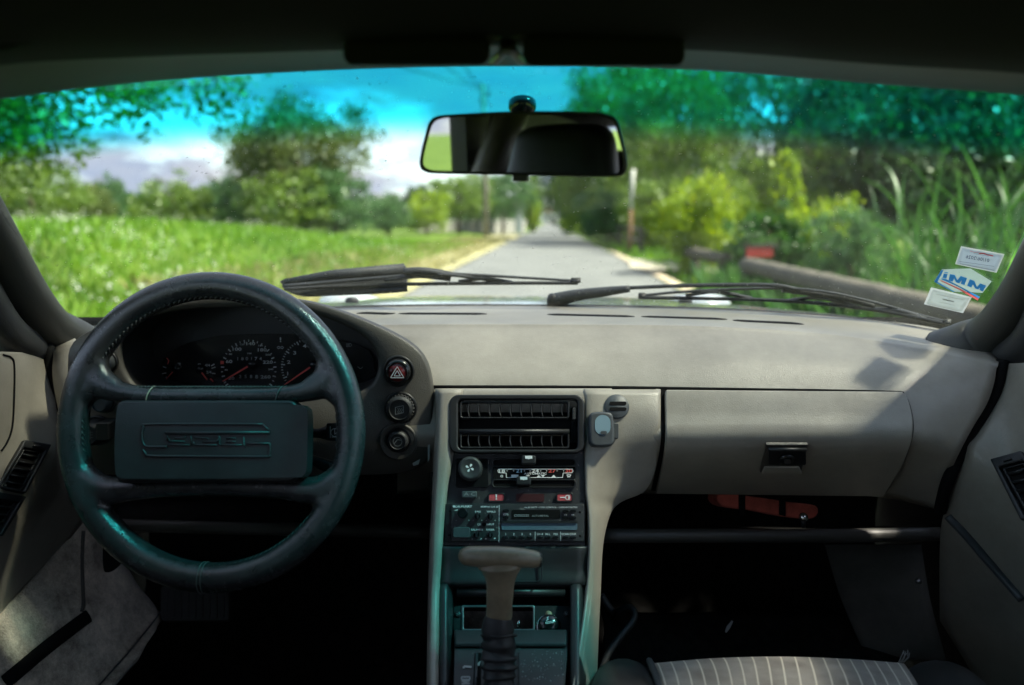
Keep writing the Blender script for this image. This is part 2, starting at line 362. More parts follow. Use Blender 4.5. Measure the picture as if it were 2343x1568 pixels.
# header, roof ------------------------------------------------------
he = [prow((-170, 250, 0.70), (0, 228, 0.72), (330, 188, 0.757), (760, 161, 0.782), (1175, 152, 0.79), (1600, 161, 0.782), (2020, 194, 0.757), (2343, 218, 0.72), (2540, 245, 0.70)),
      prow((-170, 222, 0.66), (0, 196, 0.685), (330, 166, 0.722), (760, 140, 0.745), (1175, 132, 0.753), (1600, 140, 0.745), (2020, 170, 0.722), (2343, 196, 0.685), (2540, 225, 0.66)),
      prow((-170, 190, 0.60), (0, 140, 0.63), (330, 122, 0.66), (760, 108, 0.68), (1175, 98, 0.69), (1600, 108, 0.68), (2020, 140, 0.66), (2343, 160, 0.63), (2540, 190, 0.60)),
      prow((-170, 120, 0.52), (0, 95, 0.55), (330, 88, 0.58), (760, 78, 0.60), (1175, 70, 0.61), (1600, 78, 0.60), (2020, 105, 0.58), (2343, 122, 0.55), (2540, 120, 0.52))]
V, F, UV = patch(he[:3], 6, 5); mk('windscreen_header', V, F, M['header'], car, face_cam=True, solid=0.012)
zr = he[3][4].z + 0.004
rl = [[p + Vector((0, 0.004, -0.002)) for p in he[2]], he[3], [p + Vector((0, -0.12, 0.02)) for p in he[3]]]
V, F, UV = patch(rl, 6, 4); mk('roof_lining', V, F, M['lining'], car, face_cam=True, solid=0.012)
rf = [[Vector((x, y, zr + 0.03 - 0.10 * (x / 0.72) ** 2 * 0.6 + (0.012 if y < 0.4 else 0) - (0.06 if y < -1 else 0))) for x in (-0.72, -0.45, -0.15, 0.15, 0.45, 0.72)] for y in (-1.5, -1.0, -0.4, 0.1, 0.4, 0.62)]
rf[-1] = [P(u, v, Y) + Vector((0, 0.02, 0.006)) for u, v, Y in ((-170, 120, 0.52), (330, 88, 0.58), (900, 76, 0.605), (1450, 76, 0.605), (2020, 105, 0.58), (2540, 120, 0.52))]
V, F, UV = patch(rf, 6, 6); mk('roof_lining', V, F, M['lining'], car, face_cam=True, solid=0.03)

# sun visors, clip ---------------------------------------------------
def visor(u0, u1, v0, v1, label):
    t = thing('sun_visor', label, 'sun visor', P((u0 + u1) / 2, v1, 0.62), 'sun visors folded up against the roof')
    pl = Plane(P((u0 + u1) / 2, (v0 + v1) / 2, 0.64), Vector((0, -1, -0.75)))
    mk('pad', *prism(pl, rrect(u0, v0, u1, v1, 24, 6), 0.0, 0.022), M['lining'], t, bevel=0.009, seg=3)
    mk('hinge_rod', *tube([pl.pt(u0 + 8, v0 + 12, 0.011), pl.pt(u0 - 24, v0 + 10, 0.004)] if u0 > 1160 else [pl.pt(u1 - 8, v0 + 12, 0.011), pl.pt(u1 + 24, v0 + 10, 0.004)], 0.004, 8), M['plastic'], t)
visor(792, 1122, 66, 128, 'black padded sun visor hanging just left of the central clip')
visor(1196, 1560, 62, 130, 'black padded sun visor just right of the central clip')
clip = thing('visor_clip', 'small pale metal clip on the roof edge between the sun visors', 'clip', P(1160, 110, 0.63))
pl = Plane(P(1160, 110, 0.655), Vector((0, -1, -0.6)))
mk('bracket', *tube([pl.pt(1128, 138, 0.004), pl.pt(1140, 122, 0.010), pl.pt(1152, 104, 0.014), pl.pt(1174, 103, 0.014), pl.pt(1184, 122, 0.010), pl.pt(1196, 136, 0.004)], 0.0035, 8), M['steel'], clip)
mk('plate', *prism(pl, rrect(1142, 92, 1182, 112, 6), 0.0, 0.010), M['header'], clip, bevel=0.003)

# floor, bulkhead, doors -----------------------------------------------
fz = 0.20
mk('floor_carpet', *box((0, 0.0, fz - 0.02), 1.5, 3.2, 0.04), M['carpet_blk'], car, smooth=False)
V, F, UV = patch([[Vector((x, 1.30, 0.90)) for x in (-0.78, 0, 0.78)], [Vector((x, 1.46, 0.55)) for x in (-0.76, 0, 0.76)], [Vector((x, 1.36, 0.30)) for x in (-0.74, 0, 0.74)], [Vector((x, 1.12, fz)) for x in (-0.74, 0, 0.74)]], 3, 4)
mk('bulkhead', V, F, M['carpet_blk'], car, face_cam=True, solid=0.02)
mk('rear_bulkhead', *box((0, -1.45, 0.63), 1.45, 0.06, 0.9), M['carpet_blk'], car, smooth=False)
for s in (-1, 1):
    mk('rear_pillar', *tube([Vector((s * 0.70, -0.42, 0.85)), Vector((s * 0.66, -0.5, 1.05)), Vector((s * 0.60, -0.56, 1.26))], [0.09, 0.075, 0.07], 10, flat=0.6), M['vinyl_smooth'], car)
    mk('rear_side_panel', *box((s * 0.72, -0.98, 0.73), 0.05, 1.1, 1.06), M['pillar'], car, smooth=False)
    mk('footwell_side', *box((s * 0.79, 1.02, 0.52), 0.04, 0.95, 0.70), M['carpet_blk'], car, smooth=False)
    mk('outer_door_skin', *box((s * 0.86, 0.1, 0.50), 0.03, 2.2, 0.62), M['silver'], car, smooth=False)
# door panels
dl = [prow((104, 797, 1.085), (60, 806, 1.03), (10, 805, 0.97), (-250, 800, 0.74), (-900, 820, 0.42)),
      prow((108, 840, 1.08), (62, 850, 1.02), (10, 850, 0.965), (-250, 850, 0.73), (-900, 900, 0.41)),
      prow((132, 950, 1.05), (70, 1010, 0.995), (0, 1060, 0.94), (-250, 1150, 0.71), (-900, 1300, 0.39)),
      prow((135, 1034, 1.035), (78, 1120, 0.98), (0, 1236, 0.905), (-250, 1480, 0.69), (-900, 1900, 0.36)),
      prow((150, 1110, 1.08), (90, 1210, 1.02), (0, 1330, 0.94), (-250, 1600, 0.70), (-900, 2100, 0.36)),
      prow((190, 1196, 1.13), (105, 1300, 1.06), (-10, 1430, 0.96), (-250, 1700, 0.72), (-900, 2300, 0.36))]
V, F, UV = patch(dl, 6, 6); DL = Surf(V, F)
dr = [prow((2305, 832, 1.01), (2345, 830, 0.96), (2560, 812, 0.78), (3200, 830, 0.44)),
      prow((2285, 905, 0.995), (2345, 890, 0.945), (2560, 880, 0.77), (3200, 900, 0.43)),
      prow((2236, 990, 0.975), (2345, 1050, 0.915), (2560, 1200, 0.75), (3200, 1500, 0.42)),
      prow((2205, 1040, 0.97), (2345, 1180, 0.905), (2560, 1400, 0.74), (3200, 1800, 0.41)),
      prow((2160, 1172, 1.00), (2345, 1376, 0.93), (2560, 1650, 0.75), (3200, 2200, 0.41)),
      prow((2150, 1260, 1.04), (2345, 1500, 0.96), (2560, 1750, 0.77), (3200, 2400, 0.41)),
      prow((2150, 1420, 1.08), (2330, 1700, 0.99), (2560, 1950, 0.79), (3200, 2600, 0.41))]
VR, FR, UVR = patch(dr, 6, 6); DR = Surf(VR, FR)
door_l = thing('door', 'driver door with beige vinyl panel and sloping air vent beside the steering wheel', 'door', P(0, 1236, 0.9))
mk('door_panel', V, F, M['vinyl_smooth'], door_l, face_cam=True, solid=0.02)
door_r = thing('door', 'passenger door with shaded beige panel and half visible air vent', 'door', P(2345, 1376, 0.9))
mk('door_panel', VR, FR, M['vinyl_smooth'], door_r, face_cam=True, solid=0.02)
seam = [DL.hit(u, v, 0.0008) for u, v in cr2d([(6, 812), (24, 818), (31, 835), (31, 900), (27, 975), (15, 1012), (2, 1032)], 5, False)]
mk('seam', *tube([p for p in seam if p], 0.0013, 6), M['void'], door_l)
ridge = [DR.hit(u, v, 0.002) for u, v in cr2d([(2170, 1180), (2215, 1228), (2262, 1282), (2310, 1336), (2342, 1372)], 5, False)]
mk('pocket_edge', *tube([p for p in ridge if p], 0.006, 8), M['grey_plastic'], door_r)
# door vents: frame, deep well and single slats
def door_vent(sf, corners, door, nsl, lever):
    a, b_, c_, d_ = corners                    # top-inner, top-outer, bottom-outer, bottom-inner
    p = [sf.hit(*q) or None for q in corners]
    pl = plane3(p[0], p[1], p[2])
    def q(s, t):                               # bilinear in the frame
        return tuple((a[i] * (1 - s) + b_[i] * s) * (1 - t) + (d_[i] * (1 - s) + c_[i] * s) * t for i in (0, 1))
    def quad(s0, t0, s1, t1, n=5): 
        e = []
        for k in range(n): e.append(q(s0 + (s1 - s0) * k / n, t0))
        for k in range(n): e.append(q(s1, t0 + (t1 - t0) * k / n))
        for k in range(n): e.append(q(s1 - (s1 - s0) * k / n, t1))
        for k in range(n): e.append(q(s0, t1 - (t1 - t0) * k / n))
        return e
    mk('vent_well', *prism(pl, quad(0.02, 0.02, 0.98, 0.98), 0.0015, 0.0022), M['void'], door, smooth=False)
    fr = mk('vent_frame', *ring(pl, quad(-0.03, -0.03, 1.03, 1.03), quad(0.10, 0.13, 0.90, 0.975), 0.001, 0.009), M['plastic'], door, bevel=0.002)
    mk('inner_frame', *ring(pl, quad(0.16, 0.16, 0.86, 0.965), quad(0.22, 0.175, 0.80, 0.95), 0.002, 0.006), M['plastic'], fr, bevel=0.0012)
    for k in range(nsl):
        t0 = 0.20 + 0.75 * (k + 0.5) / nsl
        V, F = loft([[pl.pt(*q(0.22, t0), 0.0025), pl.pt(*q(0.50, t0 + 0.010), 0.0025), pl.pt(*q(0.80, t0), 0.0025)], [pl.pt(*q(0.22, t0 - 0.03), 0.0075), pl.pt(*q(0.50, t0 - 0.018), 0.0075), pl.pt(*q(0.80, t0 - 0.03), 0.0075)]], False)
        mk('slat', V, F, M['plastic'], door, solid=0.0012)
    if lever: mk('lever', *prism(pl, quad(0.35, 0.045, 0.62, 0.085, 2), 0.004, 0.012), M['plastic'], door, bevel=0.001)
door_vent(DL, ((48, 1012), (106, 1022), (50, 1128), (-14, 1116)), door_l, 5, True)
door_vent(DL, ((-22, 1130), (44, 1140), (-8, 1226), (-80, 1226)), door_l, 4, False)
door_vent(DR, ((2278, 1058), (2345, 1040), (2440, 1165), (2345, 1190)), door_r, 5, True)
# near-black tubes paint the shade in the open gaps between doors and dashboard
for pts, w_ in ((((98, 798, 1.09), (112, 800, 1.085), (117, 850, 1.08), (127, 905, 1.07), (140, 945, 1.06)), 0.009), (((2292, 826, 1.012), (2284, 880, 1.0), (2262, 930, 0.992), (2226, 985, 0.98), (2192, 1048, 0.975), (2165, 1110, 0.98), (2150, 1170, 1.0)), 0.008)):
    mk('shut_line_shade', *tube(cr(prow(*pts), 6), w_, 8), M['void'], car)

# side window glass
m, t, b = nodes('side_glass'); t.nodes.remove(b); tr = t.nodes.new('ShaderNodeBsdfTransparent'); tr.inputs['Color'].default_value = (0.70, 0.74, 0.71, 1); gl = t.nodes.new('ShaderNodeBsdfGlossy'); gl.inputs['Roughness'].default_value = 0.02
mxs = t.nodes.new('ShaderNodeMixShader'); mxs.inputs[0].default_value = 0.04; t.links.new(tr.outputs[0], mxs.inputs[1]); t.links.new(gl.outputs[0], mxs.inputs[2]); t.links.new(mxs.outputs[0], t.nodes['Material Output'].inputs['Surface']); M['side_glass'] = m
for s, d_ in ((-1, door_l), (1, door_r)):
    V, F, UV = patch([[Vector((s * 0.80, y, 0.70)) for y in (-0.45, 0.2, 0.7, 1.12)], [Vector((s * 0.77, y, 1.0)) for y in (-0.45, 0.2, 0.65, 0.98)], [Vector((s * 0.70, y, 1.28)) for y in (-0.45, 0.2, 0.5, 0.68)]], 4, 4)
    mk('side_window', V, F, M['side_glass'], d_)
# bonnet and headlights ------------------------------------------------
bn = [[Vector((x, y + 0.10 * (1 - (x / 0.8) ** 2), z - 0.035 * (x / 0.8) ** 2)) for x in (-0.85, -0.5, -0.2, 0.2, 0.5, 0.85)] for y, z in ((1.32, 0.885), (1.62, 0.892), (2.0, 0.872), (2.45, 0.815), (2.8, 0.74), (2.95, 0.62))]
V, F, UV = patch(bn, 6, 5); mk('bonnet', V, F, M['silver'], car, face_cam=False, solid=0.01)
for ux in (805, 1592):
    c = P(ux, 676, 2.25); ax = Vector((0, 0.25, 1)).normalized()
    hl = mk('headlight', *lathe(c - ax * 0.045, ax, [(0.105, 0), (0.105, 0.015), (0.09, 0.035), (0.055, 0.046), (0.0, 0.05)], 24), M['silver'], car)
for ux in (805, 1568):
    mk('washer_nozzle', *lathe(P(ux, 690, 1.75), Vector((0, 0.1, 1)), [(0.016, -0.004), (0.017, 0.002), (0.012, 0.009), (0.0, 0.011)], 14), M['rubber'], car)
# cowl between the bonnet and the glass
cw = [prow((100, 772, 1.19), (450, 742, 1.33), (800, 716, 1.41), (1175, 711, 1.44), (1600, 718, 1.41), (1950, 746, 1.33), (2260, 795, 1.17)), prow((60, 768, 1.24), (450, 733, 1.39), (800, 708, 1.47), (1175, 703, 1.50), (1600, 710, 1.47), (1950, 738, 1.39), (2300, 790, 1.22))]
cw = [[p - Vector((0, 0, 0.012)) for p in r] for r in cw]
V, F, UV = patch(cw, 6, 3); mk('cowl', V, F, M['silver'], car, solid=0.01)
# ================================================================ DASHBOARD
dash = thing('dashboard', 'wide beige grained vinyl dashboard below the windscreen', 'dashboard', P(1180, 1130, 1.0))
dr_ = [
    prow((150, 744, 1.18), (420, 724, 1.29), (800, 704, 1.385), (1180, 700, 1.415), (1600, 707, 1.385), (1900, 724, 1.325), (2100, 744, 1.25), (2218, 770, 1.15)),
    prow((140, 765, 1.13), (410, 736, 1.19), (800, 724, 1.22), (1180, 722, 1.23), (1600, 727, 1.22), (1905, 745, 1.19), (2120, 772, 1.14), (2260, 798, 1.07)),
    prow((124, 797, 1.09), (400, 752, 1.10), (800, 741, 1.115), (1180, 739, 1.12), (1600, 743, 1.115), (1905, 762, 1.10), (2130, 796, 1.06), (2284, 826, 1.01)),
    prow((122, 812, 1.075), (400, 764, 1.082), (800, 754, 1.095), (1180, 752, 1.10), (1600, 757, 1.095), (1900, 776, 1.08), (2120, 812, 1.04), (2280, 844, 1.00)),
    prow((120, 862, 1.05), (400, 822, 1.035), (800, 815, 1.04), (1180, 815, 1.045), (1600, 818, 1.04), (1890, 830, 1.03), (2100, 850, 1.01), (2274, 880, 0.99)),
    prow((133, 937, 1.03), (400, 892, 1.005), (800, 885, 1.002), (1180, 885, 1.002), (1600, 888, 1.002), (1885, 893, 0.998), (2088, 900, 0.985), (2258, 925, 0.98)),
    prow((150, 1000, 1.02), (400, 960, 1.0), (800, 955, 0.99), (1180, 955, 0.985), (1600, 955, 0.978), (1885, 955, 0.974), (2090, 955, 0.965), (2228, 975, 0.968)),
    prow((155, 1040, 1.03), (400, 1010, 1.0), (800, 1005, 0.985), (1180, 1005, 0.970), (1600, 1005, 0.964), (1885, 1005, 0.960), (2080, 1008, 0.953), (2196, 1035, 0.958)),
    prow((160, 1070, 1.06), (400, 1060, 1.02), (800, 1060, 1.0), (1180, 1060, 1.008), (1600, 1062, 1.006), (1885, 1062, 1.002), (2060, 1066, 0.993), (2172, 1090, 0.985)),
    prow((165, 1120, 1.10), (400, 1130, 1.06), (800, 1130, 1.08), (1180, 1130, 1.09), (1600, 1130, 1.09), (1885, 1132, 1.085), (2030, 1140, 1.07), (2150, 1168, 1.04))]
DV, DF, DUV = patch(dr_, 7, 5); DS = Surf(DV, DF)
def px(p):
    d = p - CAM; k = d.dot(FWD); return CX + FPX * d.x / k, CY - FPX * d.dot(UP) / k
def behind_pod(f):
    c = px(sum((DV[i] for i in f), Vector()) / len(f)); return 185 < c[0] < 900 and c[1] > 740 + (0 if c[0] < 820 else 30)
mk('dash_pad', DV, [f for f in DF if not behind_pod(f)], M['vinyl'], dash, face_cam=True, solid=0.012)
def on_patch(sf, outline, h0, h1, inner=True, nfill=10):
    """A thick plate that follows a surface inside a picture outline given as (left edge, right edge) curves."""
    le, re = outline; n = len(le); loops0 = []; 
    for i in range(n):
        loops0.append([((le[i][0] * (1 - k / nfill) + re[i][0] * k / nfill), (le[i][1] * (1 - k / nfill) + re[i][1] * k / nfill)) for k in range(nfill + 1)])
    top = [[sf.hit(u, v, h1) for u, v in r] for r in loops0]; bot = [[sf.hit(u, v, h0) for u, v in r] for r in loops0]
    m_ = nfill + 1; V = [p for r in top for p in r] + [p for r in bot for p in r]; F = []; o = n * m_
    for i in range(n - 1):
        for k in range(nfill): 
            a = i * m_ + k; F.append((a, a + 1, a + m_ + 1, a + m_)); F.append((o + a, o + a + m_, o + a + m_ + 1, o + a + 1))
    for i in range(n - 1):
        a = i * m_; F.append((a, a + m_, o + a + m_, o + a)); a += nfill; F.append((a + m_, a, o + a, o + a + m_))
    for k in range(nfill):
        F.append((k + 1, k, o + k, o + k + 1)); a = (n - 1) * m_ + k; F.append((a, a + 1, o + a + 1, o + a))
    return V, F
# defroster slots in the top
for s0, s1 in (((820, 716), (898, 719)), ((912, 718), (1114, 719)), ((1252, 720), (1452, 725)), ((1467, 725), (1664, 731)), ((1678, 734), (1836, 741))):
    pts = [(s0[0] + (s1[0] - s0[0]) * k / 10, s0[1] + (s1[1] - s0[1]) * k / 10) for k in range(11)]
    path = [DS.hit(u, v, -0.0005) for u, v in pts]
    mk('defroster_slot', *tube(path, [0.012] + [0.021] * 9 + [0.012], 8, flat=0.06, ref=Vector((0, 0, 1))), M['void'], dash)
# pad lower edge shadow gap
gap = [DS.hit(u, v, 0.0) for u, v in ((992, 886), (1180, 886), (1350, 887), (1510, 889), (1700, 892), (1900, 895), (2062, 899))]
mk('pad_gap', *tube(cr(gap, 4), 0.0026, 6), M['void'], dash)
# glove box
le = cr2d([(1522, 896), (1520, 910), (1521, 960), (1521, 1005), (1515, 1050), (1505, 1095), (1499, 1121)], 3, False)
re = cr2d([(2060, 901), (2072, 915), (2084, 960), (2082, 1000), (2066, 1050), (2040, 1096), (2022, 1127)], 3, False)
lg = [(u - 9, v) for u, v in le]; rg = [(u + 5, v) for u, v in re]; lg[0] = (lg[0][0], lg[0][1] - 5); rg[0] = (rg[0][0] + 2, rg[0][1] - 4); lg[-1] = (lg[-1][0], lg[-1][1] + 1)
gb = thing('glove_box', 'beige grained glove box lid with black keyhole latch', 'glove box', DS.hit(1790, 1130))
mk('gap_shade_sheet', *on_patch(DS, (lg, rg), -0.004, 0.0012), M['void'], gb, face_cam=False, smooth=False)  # near-black sheet painting the shade in the gap round the lid
gv, gf = on_patch(DS, (le, re), 0.0, 0.007, nfill=16)
lid = mk('lid', gv, gf, M['vinyl'], gb, bevel=0.003, seg=3)
GS = Surf(gv, gf)
p0, n0 = GS.hitn(1790, 1040); gpl = Plane(p0, n0)
rc = [(1738, 1078), (1752, 1014), (1848, 1014), (1832, 1078)]
def dense(q, n=4): return [(q[i][0] + (q[(i + 1) % len(q)][0] - q[i][0]) * k / n, q[i][1] + (q[(i + 1) % len(q)][1] - q[i][1]) * k / n) for i in range(len(q)) for k in range(n)]
la = mk('latch_recess', *prism(gpl, dense(rc), -0.002, 0.003), M['vinyl_shaded'], gb, bevel=0.001)
mk('latch_lip', *prism(gpl, [(1740, 1076), (1748, 1060), (1826, 1060), (1834, 1076)], 0.003, 0.007), M['vinyl'], la, bevel=0.002)
mk('latch_plate', *prism(gpl, rrect(1757, 1020, 1842, 1056, 3), 0.003, 0.006), M['plastic'], gb, bevel=0.001)
mk('latch_bar', *tube([gpl.pt(1756, 1020, 0.006), gpl.pt(1842, 1020, 0.006)], 0.003, 8), M['plastic'], gb)
lk = mk('lock_cylinder', *lathe(gpl.pt(1797, 1039, 0.005), gpl.n, [(0.0105, 0), (0.0105, 0.005), (0.008, 0.006), (0.0, 0.005)], 22), M['gloss'], gb)
mk('keyhole', *prism(gpl, rrect(1790, 1036, 1805, 1045, 2), 0.0105, 0.0112), M['steel'], lk, smooth=False)

# air sensor disc and parking remote on the fascia are added after the console
# ================================================================ PASSENGER SHELF AND FOOTWELL
sh = thing('parcel_shelf', 'dark padded shelf edge running across the passenger footwell', 'shelf', P(1760, 1235, 1.05))
mk('shelf_edge', *tube(cr(prow((1376, 1226, 1.02), (1600, 1226, 1.05), (1900, 1226, 1.075), (2150, 1222, 1.09)), 6), 0.0105, 12), M['pillar'], sh)
V, F, UV = patch([prow((1380, 1224, 1.03), (1760, 1222, 1.07), (2150, 1218, 1.10)), prow((1390, 1208, 1.24), (1760, 1206, 1.28), (2120, 1204, 1.30))], 5, 3)
mk('shelf_tray', V, F, M['carpet_blk'], sh, solid=0.008)
drv = thing('lower_dash_shelf', 'dark padded knee shelf seen through the bottom of the steering wheel', 'shelf', P(600, 1220, 1.08))
mk('shelf_edge', *tube(cr(prow((270, 1202, 1.13), (420, 1206, 1.11), (700, 1212, 1.09), (985, 1218, 1.06)), 6), 0.010, 12), M['vinyl_shaded'], drv)
V, F, UV = patch([prow((270, 1200, 1.14), (600, 1206, 1.11), (985, 1214, 1.07)), prow((270, 1150, 1.32), (600, 1150, 1.34), (985, 1150, 1.32))], 5, 3)
mk('shelf_tray', V, F, M['carpet_blk'], drv, solid=0.008)
bag = thing('red_bag', 'dull red fabric pouch with dark straps lying on the passenger shelf', 'bag', P(1760, 1185, 1.12))
pl = Plane(P(1760, 1160, 1.10), Vector((0.05, -1, 0.35)))
mk('pouch', *prism(pl, cr2d([(1648, 1128), (1720, 1136), (1800, 1148), (1868, 1158), (1862, 1186), (1800, 1184), (1730, 1170), (1652, 1158)], 4), -0.05, 0.0), M['red_cloth'], bag, bevel=0.006, seg=3)
for u in (1690, 1782):
    mk('strap', *prism(pl, [(u, 1128), (u + 14, 1131), (u + 14, 1182), (u, 1178)], 0.0, 0.003), M['void'], bag, smooth=False)
ball = thing('steel_ball_knob', 'small shiny steel ball knob standing on the passenger shelf', 'knob', P(1838, 1203, 1.06))
mk('ball', *lathe(P(1838, 1184, 1.06), Vector((0, 0, 1)), [(0.0, -0.007)] + [(0.007 * math.cos(a), 0.007 * math.sin(a)) for a in [R(x) for x in range(-75, 90, 15)]], 20), M['chrome'], ball)
mk('stalk', *tube([P(1838, 1190, 1.06), P(1838, 1207, 1.06)], 0.0035, 10), M['plastic'], ball)
# side panel in the passenger footwell, floor mat, piping
V, F, UV = patch([prow((1888, 1246, 1.20), (2000, 1246, 1.18), (2108, 1246, 1.16)), prow((1925, 1370, 1.16), (2030, 1370, 1.14), (2128, 1370, 1.12)), prow((1985, 1510, 1.10), (2080, 1510, 1.08), (2165, 1510, 1.06))], 4, 4)
fp = mk('footwell_panel', V, F, M['grey_panel'], car, face_cam=True, solid=0.01)
s_ = Surf(V, F); p_, n_ = s_.hitn(2102, 1330)
mk('screw', *lathe(p_, n_, [(0.005, 0), (0.005, 0.0015), (0, 0.002)], 12), M['steel'], fp)
mat_t = thing('floor_mat', 'black carpet floor mat with raised grey piping in the passenger footwell', 'floor mat', (0.35, 0.95, fz))
V, F, UV = patch([prow((1380, 1372, 1.12), (1420, 1400, 1.12), (1700, 1400, 1.20), (2000, 1400, 1.20)), prow((1385, 1440, 1.05), (1450, 1440, 1.06), (1700, 1470, 1.12), (2050, 1470, 1.12)), prow((1370, 1560, 0.98), (1440, 1560, 1.0), (1700, 1580, 1.02), (2080, 1580, 1.02))], 5, 5)
mk('mat', V, F, M['carpet_blk'], mat_t, solid=0.01)
mk('piping', *tube(cr(prow((1376, 1362, 1.09), (1393, 1388, 1.085), (1406, 1402, 1.075), (1422, 1396, 1.06), (1440, 1390, 1.05), (1452, 1402, 1.04), (1446, 1424, 1.03), (1420, 1456, 1.01), (1395, 1490, 0.99), (1380, 1525, 0.975), (1374, 1580, 0.96)), 6), 0.0052, 10), M['grey_plastic'], mat_t)
bit = thing('paper_scrap', 'tiny pale feather shaped scrap lying on the dark footwell mat', 'scrap', P(1668, 1435, 1.05))
mk('scrap', *prism(Plane(P(1668, 1435, 1.10), Vector((0, -1, 0.8))), [(1659, 1446), (1662, 1434), (1674, 1420), (1677, 1423), (1670, 1438), (1662, 1448)], 0.0, 0.001), M['white_dim'], bit, smooth=False)
# driver side carpet with strap
V, F, UV = patch([prow((196, 1186, 1.14), (100, 1296, 1.05), (-10, 1420, 0.955), (-200, 1640, 0.85)),
                  prow((262, 1262, 1.18), (186, 1372, 1.07), (90, 1490, 0.98), (-60, 1680, 0.87)),
                  prow((340, 1370, 1.20), (290, 1462, 1.11), (215, 1560, 1.02), (120, 1700, 0.92)),
                  prow((372, 1414, 1.19), (320, 1494, 1.10), (240, 1590, 1.01), (150, 1720, 0.92))], 8, 7)
KV = [p + Vector((0, 0, 0.005)) * noise.noise(p * 11) + Vector((0.004, 0, 0)) * noise.noise(p * 30) for p in V]
KP = Surf(KV, F)
sill = thing('sill_carpet', 'worn beige carpet with brown stains on the sill left of the pedals', 'carpet', P(215, 1560, 1.0))
mk('pile', KV, F, M['carpet'], sill, face_cam=True, solid=0.015)
def on_surf(sf, pts, w_, h, seg_): 
    return tube([p for p in (sf.hit(u, v, h) for u, v in cr2d(pts, seg_, False)) if p], w_, 8, flat=0.3, ref=Vector((1, -0.6, 0.4)))
mk('strap', *on_surf(KP, [(10, 1562), (60, 1520), (110, 1478), (160, 1440), (200, 1410)], 0.0105, 0.003, 5), M['void'], sill)
mk('seam', *on_surf(KP, [(190, 1215), (187, 1270), (188, 1330), (190, 1380), (186, 1400)], 0.003, 0.001, 5), M['vinyl_shaded'], sill)
mk('edge_binding', *on_surf(KP, [(366, 1402), (350, 1425), (318, 1465), (270, 1520), (225, 1570)], 0.004, 0.002, 5), M['grey_plastic'], sill)
rel = thing('bonnet_release', 'dark bonnet release lever against the beige footwell carpet', 'lever', P(255, 1300, 1.16))
pl = Plane(P(258, 1275, 1.13), Vector((0.6, -1, 0.3)))
mk('handle', *prism(pl, cr2d([(236, 1240), (250, 1250), (268, 1272), (282, 1278), (262, 1300), (244, 1306), (236, 1296)], 3), 0, 0.02), M['void'], rel, bevel=0.004)
# pedal
ped = thing('pedal', 'dark rubber dead pedal with ribs low in the driver footwell', 'pedal', P(450, 1420, 1.2))
pl = Plane(P(450, 1385, 1.2), Vector((0, -1, 0.8)))
mk('plate', *prism(pl, rrect(372, 1345, 530, 1424, 8), 0, 0.012), M['rubber'], ped, bevel=0.003)
for k in range(9): mk('rib', *prism(pl, rrect(384 + k * 16, 1352, 391 + k * 16, 1416, 2), 0.012, 0.015), M['rubber'], ped, smooth=False)
# ================================================================ INSTRUMENT BINNACLE
BP = Plane(P(560, 880, 0.985), Vector((0, -1, 0.04)))
outer = cr2d([(147, 900), (148, 840), (153, 796), (185, 765), (260, 731), (330, 706), (395, 689), (460, 681), (540, 677), (640, 681), (715, 692), (795, 717), (870, 748), (938, 784), (974, 822), (990, 880), (992, 960), (989, 1030), (972, 1066), (930, 1084), (860, 1090), (700, 1092), (485, 1093), (250, 1090), (182, 1078), (152, 1030)], 5)
openg = cr2d([(282, 850), (272, 800), (282, 765), (320, 735), (390, 714), (470, 706), (550, 703), (640, 706), (720, 722), (790, 748), (840, 782), (862, 825), (856, 868), (830, 894), (760, 908), (560, 910), (400, 908), (318, 892)], 5)
def polar(poly, c, n):
    o = []
    for k in range(n):
        a = 2 * math.pi * k / n; dx, dy = math.cos(a), math.sin(a); best = None
        for i in range(len(poly)):
            x1, y1 = poly[i][0] - c[0], poly[i][1] - c[1]; x2, y2 = poly[(i + 1) % len(poly)][0] - c[0], poly[(i + 1) % len(poly)][1] - c[1]
            ex, ey = x2 - x1, y2 - y1; den = dx * ey - dy * ex
            if abs(den) < 1e-9: continue
            t = (x1 * ey - y1 * ex) / den; s = (x1 * dy - y1 * dx) / den
            if t > 0 and -1e-6 <= s <= 1.000001: best = t if best is None else max(best, t)
        o.append((c[0] + dx * best, c[1] + dy * best))
    return o
PC = (560, 830); NP = 160
oo = polar(outer, PC, NP); op = polar(openg, PC, NP)
def sc(pts, k, c=PC): return [(c[0] + (u - c[0]) * k, c[1] + (v - c[1]) * k) for u, v in pts]
pod = thing('instrument_binnacle', 'beige instrument pod with shade in its colour behind the steering wheel with round buttons on its right', 'instrument cluster', BP.pt(560, 1092, -0.05))
L_ = lambda pts, h: [BP.pt(u, v, h) for u, v in pts]
mk('shell', *loft([L_(sc(oo, 0.80, (560, 940)), -0.20), L_(sc(oo, 0.955, (560, 920)), -0.06), L_(sc(oo, 0.992, (560, 900)), -0.02), L_(oo, -0.010), L_(sc(oo, 0.992), -0.004), L_(sc(oo, 0.98), 0.0), L_(sc(op, 1.04), -0.001), L_(sc(op, 1.01), -0.003), L_(op, -0.010)]), M['vinyl_shaded'], pod)
mk('gauge_well', *loft([L_(op, -0.009), L_(sc(op, 0.985), -0.04), L_(sc(op, 0.97), -0.085)], cap1=True), M['plastic'], pod, sharp=50)
GP = Plane(BP.O - BP.n * 0.08, BP.n)
g = conv(420, 950, 1100, 2343)
gauge_face = mk('gauge_panel', *prism(GP, polar(cr2d([g(150, 560), g(190, 380), g(330, 240), g(600, 150), g(900, 105), g(1600, 100), g(2000, 160), g(2280, 260), g(2330, 450), g(2250, 680), g(300, 680)], 5), g(1200, 430), 80), 0.0, 0.002), M['gloss'], pod, smooth=False)
